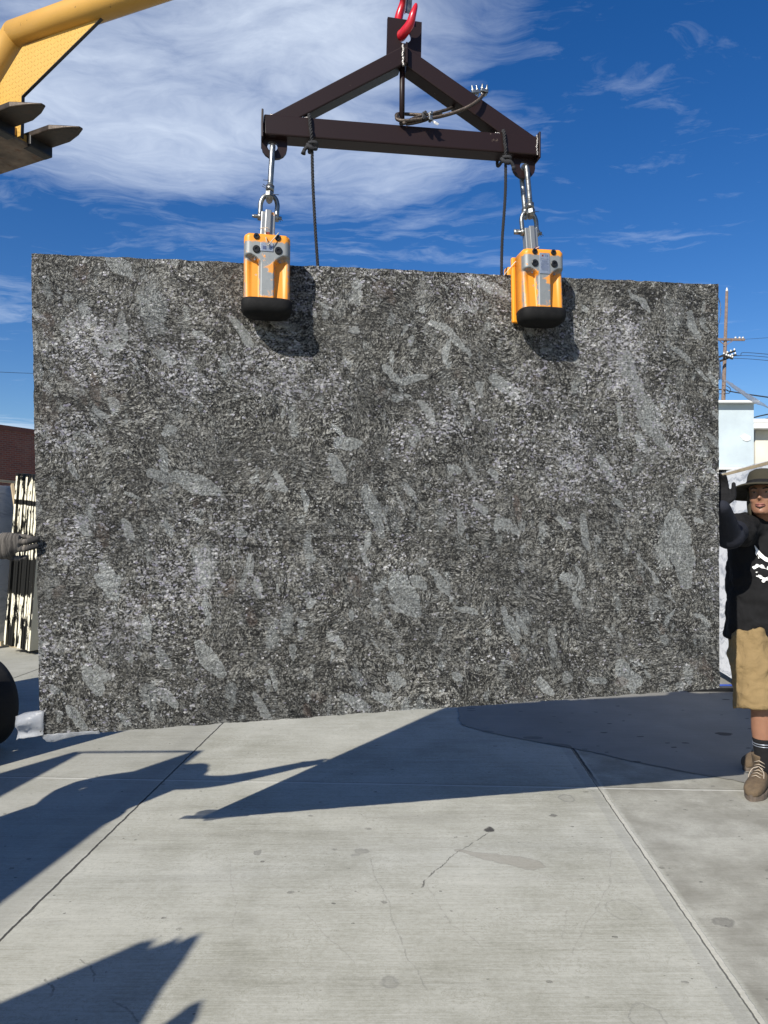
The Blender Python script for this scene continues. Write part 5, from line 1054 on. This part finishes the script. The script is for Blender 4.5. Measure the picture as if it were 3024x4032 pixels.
def person(label, root, yaw, sh_r, el_r, wr_r, sh_l, el_l, wr_l, hip, hands, head_c, head_yaw, legs, shirt=True):
    """one figure. Points are world positions; yaw turns the body (0 = facing the camera)."""
    o = thing('person', label, 'person', root); fx = Vector((math.sin(yaw), -math.cos(yaw), 0)); sx = Vector((math.cos(yaw), math.sin(yaw), 0))
    mb = MB(); H = Vector(hip); nk = (Vector(sh_r)+Vector(sh_l))/2+Vector((0, 0, .06)); hc_ = Vector(head_c)
    tor = [(0, .15, .105), (.12, .165, .12), (.28, .165, .125), (.45, .19, .125), (.54, .18, .10), (.60, .09, .07)]; L_ = nk-H; ln = .60
    mb.loft([ring(H+L_*(z_/ln), (0, 0, 1), rx, ry, sx, 20, .85) for z_, rx, ry in tor])
    limb(mb, [nk-Vector((0, 0, .03)), hc_-Vector((0, 0, .08))-fx*.01], [.062, .058], sx)
    for s_, e_, w_ in ((sh_r, el_r, wr_r), (sh_l, el_l, wr_l)):
        s_, e_, w_ = Vector(s_), Vector(e_), Vector(w_); limb(mb, [nk.lerp(s_, .55), s_, s_.lerp(e_, .5), e_, e_.lerp(w_, .4), w_], [.07, .066, .055, .046, .044, .028], (0, 0, 1) if abs((e_-s_).normalized().z) < .8 else sx)
    for (h_, k_, a_) in legs:
        h_, k_, a_ = Vector(h_), Vector(k_), Vector(a_); limb(mb, [h_, h_.lerp(k_, .5), k_, k_.lerp(a_, .35), a_], [.098, .085, .060, .062, .040], sx)
    # head with jaw, brow, nose, ears
    Rm = Matrix.Rotation(head_yaw, 3, 'Z'); hx = lambda x_, y_, z_: hc_+Rm @ Vector((x_, y_, z_))     # y negative = face
    prof = [(-.115, .030, .030, -.048), (-.108, .046, .046, -.035), (-.085, .060, .068, -.018), (-.05, .068, .084, -.006), (0, .073, .093, .0), (.04, .075, .096, .002), (.075, .070, .090, .004), (.10, .052, .066, .006), (.115, .02, .03, .006)]
    mb.loft([[hx(rx*math.copysign(abs(math.cos(a2))**.9, math.cos(a2)), ry*math.sin(a2)+yo, z_) for a2 in [2*math.pi*j/24 for j in range(24)]] for z_, rx, ry, yo in prof])
    mb.loft([[hx(wx2*x_, y_, z_) for x_, y_, z_ in ((-1, -.075, z0), (-.45, yn, z0), (.45, yn, z0), (1, -.075, z0))] for z0, wx2, yn in ((-.034, .017, -.100), (-.028, .020, -.117), (-.015, .014, -.113), (.015, .009, -.101), (.024, .008, -.094))], smooth=True)
    mb.ell(hx(0, -.086, .030), (.050, .014, .010), 14, 6, Rm); mb.ell(hx(0, -.078, -.098), (.022, .018, .016), 12, 6, Rm)
    for s_ in (-1, 1): mb.ell(hx(.074*s_, .008, -.01), (.010, .020, .032), 10, 7, Rm); mb.ell(hx(.040*s_, -.068, -.03), (.022, .020, .020), 12, 7, Rm)
    body = mb.build('body', M_skin, o, mods=VOX(.0085), smooth=True)
    for s_ in (-1, 1):
        e2_ = MB().ell(hx(.030*s_, -.0855, .008), (.011, .006, .0038), 10, 6, Rm).build('eye', M_eye, o); MB().ell(hx(.030*s_, -.0925, .008), (.0045, .002, .0045), 8, 5, Rm).build('iris', M_hair, e2_)
        MB().tube([hx(.014*s_, -.100, .027), hx(.032*s_, -.098, .033), hx(.050*s_, -.086, .027)], [.0035, .0042, .0025], 8).build('eyebrow', M_hair, o)
    MB().tube([hx(-.026, -.090, -.060), hx(-.012, -.100, -.0575), hx(0, -.1015, -.0595), hx(.012, -.100, -.0575), hx(.026, -.090, -.060)], [.002, .0048, .0042, .0048, .002], 8).build('lip', M_lip, o)
    MB().tube([hx(-.024, -.089, -.066), hx(0, -.1005, -.0705), hx(.024, -.089, -.066)], [.002, .0062, .002], 8).build('lip', M_lip, o)
    hr = MB(); hr.loft([[hx((rx+.004)*math.cos(a2), (ry+.004)*math.sin(a2)+.012, z_) for a2 in [2*math.pi*j/20 for j in range(20)]] for z_, rx, ry in ((-.045, .070, .078), (0, .075, .088), (.05, .077, .093), (.09, .062, .076), (.118, .025, .03))]); hr.build('hair', M_hair, o)
    return o, fx, sx, nk, hc_, Rm, hx, body
def finger(mb, pts, r, n=10): 
    P_ = smooth_path(pts, 4); mb.tube(P_, [r*(1-.22*i/(len(P_)-1)) for i in range(len(P_))], n); mb.ell(P_[-1], (r*.79,)*3, n, 7); mb.ell(P_[0], (r,)*3, n, 7)
# --- the man at the right edge
Yb = 4.17
def folds(o_, st, sc_):
    tx = bpy.data.textures.new('folds', 'CLOUDS'); tx.noise_scale = sc_; tx.noise_depth = 2; md = o_.modifiers.new('folds', 'DISPLACE'); md.texture = tx; md.strength = st; md.mid_level = .5; md.texture_coords = 'LOCAL'
def W_(px, py, Y=Yb): return P3(px, py, Y)
shr = W_(2935, 2082, 4.16); shl = W_(3118, 2078, 4.24); elr = Vector((1.838, 3.87, 1.475)); wrr = SL @ (S(2836, 2000, .062)); wrr.x += .012
hipc = W_(3030, 2500, 4.22); yaw = R(-18)
legsR = [((2.13, 4.20, .90), (2.155, 4.13, .50), (2.185, 4.15, .10)), ((2.33, 4.26, .90), (2.38, 4.36, .50), (2.43, 4.58, .10))]
pr = person('man in wide brimmed hat, black T-shirt and khaki shorts steadying the slab', (2.2, 4.2, 0), yaw, shr, elr, wrr, shl, (2.50, 4.20, 1.22), (2.52, 4.05, 1.00), hipc, None, W_(3006, 1946, 4.10), R(-38), legsR)
o, fx, sx, nk, hc_, Rm, hx, body = pr
# T-shirt
mb = MB(); L_ = nk-hipc
tor = [(-.015, .238, .155), (.10, .234, .165), (.22, .228, .165), (.33, .224, .152), (.44, .222, .138), (.52, .195, .112), (.575, .105, .085), (.60, .078, .075)]
mb.loft([ring(hipc+L_*(z_/.60), (0, 0, 1), rx, ry, sx, 26, .82) for z_, rx, ry in tor])
limb(mb, [nk.lerp(shr, .5)-Vector((0, 0, .02)), shr, shr.lerp(elr, .45)], [.088, .092, .088], (0, 0, 1)); limb(mb, [nk.lerp(shl, .4)-Vector((0, 0, .03)), shl, shl.lerp(Vector((2.50, 4.20, 1.22)), .75)], [.092, .100, .088], (0, 1, 0))
folds(mb.build('t_shirt', M_tee, o, mods=VOX(.0095), smooth=True), .042, .10)
mb = MB(); limb(mb, [shr.lerp(elr, .3), shr.lerp(elr, .75), elr, elr.lerp(wrr, .35), wrr+(wrr-elr)*.04], [.066, .066, .074, .060, .036], (1, 0, 0)); mb.ell(elr+Vector((.006, -.01, -.012)), (.078, .066, .070), 16, 10); mb.build('sleeve', M_sleeve, o, mods=VOX(.008), smooth=True)
# printed graphic, as thin raised ink on the chest
def ondf(px, py):
    q_ = W_(px, py, 4.0); ax = (q_-hipc).dot(sx); zq = q_.z; k_ = (zq-hipc.z)/L_.z*.60; rx = np.interp(k_, [a[0] for a in tor], [a[1] for a in tor]); ry = np.interp(k_, [a[0] for a in tor], [a[2] for a in tor])
    cc = hipc+L_*(k_/.60); c3 = min(.98, abs(ax)/rx); return cc+sx*ax+fx*(ry*(max(.05, 1-c3**2.44))**.41+.004)
def ink(poly):
    P_ = [ondf(*p) for p in poly]; c_ = sum(P_, Vector())/len(P_); mb.add(P_+[c_], [(i, (i+1) % len(P_), len(P_)) for i in range(len(P_))])
mb = MB()
ink([(2990, 2148), (2998, 2160), (3012, 2178), (3030, 2196), (3050, 2205), (3046, 2218), (3028, 2212), (3008, 2196), (2996, 2178)])
ink([(2994, 2172), (2999, 2182), (2997, 2190), (2992, 2183)]); ink([(3001, 2190), (3007, 2200), (3003, 2203)])
rnp = random.Random(3)
for (cx_, cy_, rr3) in ((2988, 2238, 7), (2999, 2232, 8), (3012, 2236, 10), (2992, 2252, 8), (3006, 2254, 12), (3022, 2250, 12), (3000, 2270, 7), (3014, 2274, 11), (3026, 2282, 10), (3036, 2262, 12), (3042, 2240, 9), (3020, 2292, 6), (3046, 2284, 10)):
    ink([(cx_+rr3*1.15*math.cos(a2)*rnp.uniform(.8, 1.15), cy_+rr3*math.sin(a2)*rnp.uniform(.8, 1.15)) for a2 in [2*math.pi*j/10 for j in range(10)]])
mb.build('shirt_print', M_white, o, mods=[('SOLIDIFY', dict(thickness=.002, offset=0))])
# shorts
mb = MB(); Hq = hipc+Vector((0, 0, .02))
mb.loft([ring(Hq+Vector((0, 0, z_)), (0, 0, 1), rx, ry, sx, 24, .85) for z_, rx, ry in ((.03, .195, .135), (-.05, .215, .145), (-.14, .225, .150), (-.20, .215, .14))])
for k_, (h_, kn, a_) in enumerate(legsR):
    h_, kn = Vector(h_), Vector(kn); d_ = kn-h_; hem = h_+d_*1.06; xoff = sx*(-.015 if k_ == 0 else .015)
    mb.loft([ring(h_+d_*u_+xoff*u_, d_, r1_, r2_, sx, 20) for u_, r1_, r2_ in ((-.05, .105, .125), (.3, .118, .13), (.7, .128, .132), (1.04, .134, .134))])
folds(mb.build('shorts', M_short, o, mods=VOX(.009), smooth=True), .040, .085)
for k_, (h_, kn, a_) in enumerate(legsR):
    a_ = Vector(a_); kn = Vector(kn); d_ = (kn-a_).normalized(); mb = MB(); mb.loft([ring(a_+d_*u_, d_, r_, r_, sx, 18) for u_, r_ in ((-.02, .050), (.06, .050), (.12, .052), (.205, .058), (.215, .058))]); so = mb.build('sock', M_sock, o, smooth=True)
    mb = MB(); mb.loft([ring(a_+d_*u_, d_, .0592, .0592, sx, 18) for u_ in (.184, .189)]); mb.loft([ring(a_+d_*u_, d_, .0592, .0592, sx, 18) for u_ in (.171, .175)]); mb.build('sock_stripe', M_plate, so)
def boot(ank, yaw_):
    M_ = Matrix.Translation(Vector((ank.x, ank.y, 0))) @ Matrix.Rotation(yaw_, 4, 'Z'); mb = MB(M_)
    # rings along the foot from heel (y=+.09) to toe (y=-.21)
    def rg(y_, w_, h_, z0=.022): return [(w_*math.copysign(abs(math.cos(a2))**.75, math.cos(a2)), y_, z0+h_/2+h_/2*math.copysign(abs(math.sin(a2))**.75, math.sin(a2))) for a2 in [2*math.pi*j/20 for j in range(20)]]
    mb.loft([rg(.085, .025, .04), rg(.080, .036, .075), (rg(.05, .043, .105)), rg(0, .045, .115), rg(-.05, .047, .105), rg(-.10, .051, .088), rg(-.145, .053, .074), rg(-.180, .048, .062), rg(-.203, .034, .046), rg(-.212, .016, .028)])
    mb.loft([[(w_*math.cos(a2), yo+d_*math.sin(a2), z_) for a2 in [2*math.pi*j/18 for j in range(18)]] for z_, w_, d_, yo in ((.08, .046, .060, .018), (.12, .048, .056, .018), (.155, .051, .055, .016), (.195, .056, .058, .012), (.212, .058, .060, .010))])
    bo = mb.build('boot', M_boot, o, mods=VOX(.006), smooth=True)
    out = []
    for a2 in [2*math.pi*j/40 for j in range(40)]:
        y_ = -.064+.153*math.sin(a2); w_ = np.interp(y_, [-.217, -.20, -.16, -.11, -.04, .05, .089], [.012, .036, .054, .056, .047, .045, .020]); out.append((math.copysign(abs(math.cos(a2))**.6, math.cos(a2))*w_*1.04, y_))
    ms = MB(M_); ms.loft([[(x_*k2, y_*1.0, z_) for x_, y_ in out] for z_, k2 in ((.0, .96), (.004, 1.0), (.030, 1.02), (.036, .98))], smooth=False); ms.build('sole', M_sole, bo)
    ml = MB(M_)
    for i in range(6):
        y_ = -.105+.022*i; z_ = .122+.010*i if i < 4 else .150+.02*(i-3); 
        y2 = y_ if i < 4 else -.045; ml.tube([(-.027, y2+.004, z_-.018), (0, y2-.006, z_-.004), (.027, y2+.006, z_-.020)], .0028, 6)
    ml.tube(smooth_path([(0, -.055, .155), (-.03, -.07, .14), (-.045, -.09, .10), (-.028, -.115, .085)], 5), .0026, 6); ml.tube(smooth_path([(0, -.055, .155), (.03, -.075, .13), (.035, -.10, .09)], 5), .0026, 6); ml.build('laces', M_lace, bo)
boot(Vector((2.165, 4.15, 0)), R(-42)); boot(Vector((2.43, 4.58, 0)), R(-66))
# hat, tipped back so that the underside of the brim shows
Rh = Rm @ Matrix.Rotation(R(-12), 3, 'X'); hb = hx(0, .002, .033)
mb = MB(); n_ = 48; rows = []
for r_, z_ in ((.080, .0), (.095, .001), (.118, .001), (.145, -.002), (.170, -.008), (.186, -.016), (.192, -.022)):
    rows.append([hb+Rh @ Vector((r_*math.cos(a2), r_*1.03*math.sin(a2), z_-.020*((r_-.08)/.11)*max(0, -math.cos(a2))**2)) for a2 in [2*math.pi*j/n_ for j in range(n_)]])
low = [[p-Vector((0, 0, .004)) for p in row] for row in rows[::-1]]
mb.loft(rows+low+[rows[0]], cap=False); mb.build('hat_brim', M_hat, o, smooth=True)
mb = MB(); mb.loft([[hb+Rh @ Vector((r_*math.cos(a2), r_*1.12*math.sin(a2), z_)) for a2 in [2*math.pi*j/32 for j in range(32)]] for z_, r_ in ((-.002, .088), (.03, .088), (.065, .085), (.088, .077), (.100, .060), (.103, .01))]); mb.build('hat_crown', M_hat, o, smooth=True)
mb = MB(); mb.loft([[hb+Rh @ Vector((r_*math.cos(a2), r_*1.12*math.sin(a2), z_)) for a2 in [2*math.pi*j/32 for j in range(32)]] for z_, r_ in ((.003, .0905), (.030, .0905))], cap=False); mb.build('hat_band', M_glove, o, smooth=True)
# neck flap and chin cord of the hat
fl3 = []
for i in range(7):
    z_ = .045-.026*i; fl3.append([hb+Rm @ Vector(((.084+.006*math.sin(i*.6))*math.cos(a2)*(1+.03*math.sin(a2*5)), .088*math.sin(a2)+.010, z_-.05)) for a2 in [R(-52)+R(284)*j/20 for j in range(21)]])
mb = MB(); vs = [p for r_ in fl3 for p in r_]; mb.add(vs, [(i*21+j, i*21+j+1, (i+1)*21+j+1, (i+1)*21+j) for i in range(6) for j in range(20)], True); mb.build('neck_flap', M_hat, o, smooth=True, mods=[('SOLIDIFY', dict(thickness=.004))])
# gloved right hand round the edge of the slab: palm on the edge, thumb up on the near side
def hand(mb, wr, along, back, thumb, L=.185, grip=.5, tflex=.3, r=.0095, splay=.10):
    """wr wrist, along = towards the fingers, back = out of the back of the hand, thumb = towards the thumb side"""
    A, B, T = Vector(along).normalized(), Vector(back).normalized(), Vector(thumb).normalized(); q = L*.48
    mb.loft([ring(wr+A*u_, A, w_, h_, T, 16, .85) for u_, w_, h_ in ((-.02, .029, .024), (.01, .030, .023), (q*.45, .040, .021), (q*.85, .043, .018), (q*1.05, .040, .014))])
    for k_, (off_, ln_) in enumerate(((.031, .88), (.0105, 1.0), (-.0105, .93), (-.030, .74))):
        b_ = wr+A*q*.95+T*off_; l_ = L*.50*ln_; d_ = (A+T*off_*splay*20*.1).normalized(); g1_, g2_ = grip*.5, grip
        p1 = b_+(d_*math.cos(g1_*.6)-B*math.sin(g1_*.6))*l_*.45; p2 = p1+(d_*math.cos(g2_)-B*math.sin(g2_))*l_*.32; p3 = p2+(d_*math.cos(g2_*1.4)-B*math.sin(g2_*1.4))*l_*.25
        finger(mb, [b_-A*.01, b_, p1, p2, p3], r)
    tb = wr+A*q*.30+T*.026-B*.004; d1 = (T*.85+A*.6-B*tflex).normalized(); d2 = (T*.10+A*1.0-B*tflex).normalized()
    finger(mb, [tb, tb+d1*.036, tb+d1*.036+d2*.036, tb+d1*.036+d2*.066], r*1.35)
mb = MB(); hand(mb, wrr, Vector((-.10, .02, 1)), Vector((.55, .85, 0)), Vector((.9, -.42, .1)), L=.185, grip=.55, tflex=.0, r=.0105); mb.build('glove', M_glove, o, mods=VOX(.0045), smooth=True)
mb = MB(); hand(mb, Vector((2.52, 4.05, 1.00)), Vector((.02, -.25, -1)), Vector((1, .1, 0)), Vector((-.1, -1, .1)), L=.185, grip=.5, tflex=.2, r=.0105); mb.build('glove', M_glove, o, mods=VOX(.0045), smooth=True)

# --- the second worker, outside the frame at the left; only the gloved hand shows
hs_ = P3(20, 2150, 2.93)
m, t, b = mat('ribbed_glove'); co = objco(t); x_, y_, z_ = t.sep(co)[:3]; M_rib = m
wv_ = t.math('ADD', x_, t.math('ADD', t.math('MULTIPLY', z_, -.12), t.math('MULTIPLY', t.noise(co, 14, 3), .022))); rb_ = t.noise(t.comb(t.math('MULTIPLY', wv_, 150), t.math('MULTIPLY', z_, 4), 0.), 1, 3, .6); n_ = t.noise(co, 60, 5, .7)
fine_ = t.math('SINE', t.math('MULTIPLY', wv_, 1400)); tipm = t.mr(x_, .815, .83)
col = t.mix(t.mr(rb_, .42, .62), (.035, .031, .027), (.16, .142, .12)); col = t.mix(t.math('MULTIPLY', t.mr(n_, .45, .65), .5), col, (.09, .08, .07)); col = t.mix(tipm, col, (.022, .021, .020))
setp(t, b, color=col, rough=.85, normal=bump(t, t.math('ADD', t.math('MULTIPLY', rb_, 1.0), t.math('MULTIPLY', fine_, .15)), .35, .003))
root2 = Vector((-2.28, 2.72, 0)); shl2 = Vector((-2.20, 2.66, 1.40)); shr2 = Vector((-2.50, 2.78, 1.40)); wr2 = P3(12, 2153, 2.955); el2 = Vector((-1.93, 2.78, 1.33))
pr2 = person('worker just outside the left frame edge, ribbed gloved hand on the slab', root2, R(30), shr2, (-2.66, 2.90, 1.16), (-2.60, 2.70, .98), shl2, el2, wr2-Vector((.02, 0, 0)), (-2.30, 2.74, .90), None, (-2.40, 2.66, 1.53), R(40), [((-2.38, 2.80, .88), (-2.40, 2.76, .48), (-2.42, 2.86, .10)), ((-2.20, 2.70, .88), (-2.20, 2.62, .48), (-2.24, 2.66, .10))])
o, fx, sx, nk, hc_, Rm, hx, body2 = pr2
mb = MB(); hp = Vector((-2.30, 2.74, .90)); L_ = nk-hp; mb.loft([ring(hp+L_*(z_/.60), (0, 0, 1), rx, ry, sx, 22, .85) for z_, rx, ry in ((-.08, .20, .15), (.15, .20, .15), (.44, .22, .14), (.52, .19, .12), (.585, .09, .08))])
limb(mb, [nk.lerp(shl2, .5), shl2, el2, wr2-Vector((.06, .02, .01))], [.085, .085, .066, .045], (0, 0, 1)); limb(mb, [nk.lerp(shr2, .5), shr2, Vector((-2.66, 2.90, 1.16)), Vector((-2.61, 2.74, 1.02))], [.085, .085, .066, .045], (1, 0, 0)); mb.build('jacket', M_jean, o, mods=VOX(.01), smooth=True)
mb = MB()
for h_, k_, a_ in (((-2.38, 2.80, .90), (-2.40, 2.76, .48), (-2.42, 2.86, .06)), ((-2.20, 2.70, .90), (-2.20, 2.62, .48), (-2.24, 2.66, .06))): limb(mb, [h_, k_, a_], [.125, .10, .085], sx)
mb.build('trousers', M_jean, o, mods=VOX(.01), smooth=True)
mb = MB(); mb.loft([[hx(r_*math.cos(a2), r_*1.1*math.sin(a2), z_) for a2 in [2*math.pi*j/24 for j in range(24)]] for z_, r_ in ((.04, .082), (.08, .082), (.115, .06), (.125, .02))]); mb.loft([[hx(r_*math.cos(a2), r_*1.1*math.sin(a2), z_) for a2 in [2*math.pi*j/24 for j in range(24)]] for z_, r_ in ((.040, .125), (.045, .125), (.05, .08))]); mb.build('hat', M_hat, o)
# hand, laid out joint by joint: three fingers on the slab's front edge, thumb below
mb = MB(); HY_ = 2.962
def h3(px, py, Y=HY_): return P3(px, py, Y)
mb.loft([ring(h3(px, py, Y), (1, 0, -.03), w_, h_, (0, 0, 1), 20, .9) for px, py, Y, w_, h_ in ((-60, 2148, 2.945, .040, .034), (-20, 2150, 2.95, .046, .034), (12, 2150, 2.955, .056, .032), (40, 2146, 2.96, .052, .029), (62, 2140, 2.965, .042, .024), (78, 2138, 2.967, .032, .017))])
finger(mb, [h3(50, 2114, 2.985), h3(84, 2111, 2.995), h3(112, 2115, 2.998), h3(134, 2122, 2.998)], .0118)
finger(mb, [h3(52, 2133, 2.965), h3(85, 2134, 2.966), h3(118, 2130, 2.970), h3(147, 2122, 2.980)], .0140)
finger(mb, [h3(54, 2161, 2.968), h3(88, 2162, 2.968), h3(118, 2157, 2.971), h3(147, 2150, 2.981)], .0135)
finger(mb, [h3(16, 2178, 2.965), h3(46, 2197, 2.975), h3(76, 2199, 2.985), h3(100, 2194, 2.995)], .0140)
gl = mb.build('glove', M_rib, o, mods=VOX(.0035), smooth=True)
mb = MB(); hand(mb, Vector((-2.60, 2.70, .98)), Vector((.05, -.3, -1)), Vector((-1, .1, 0)), Vector((.1, -1, .1)), L=.185, grip=.5, tflex=.2, r=.0105); mb.build('glove', M_rib, o, mods=VOX(.0045), smooth=True)
for yaw_, ax_, ay_ in ((R(40), -2.42, 2.86), (R(28), -2.24, 2.66)): boot(Vector((ax_, ay_, 0)), yaw_)
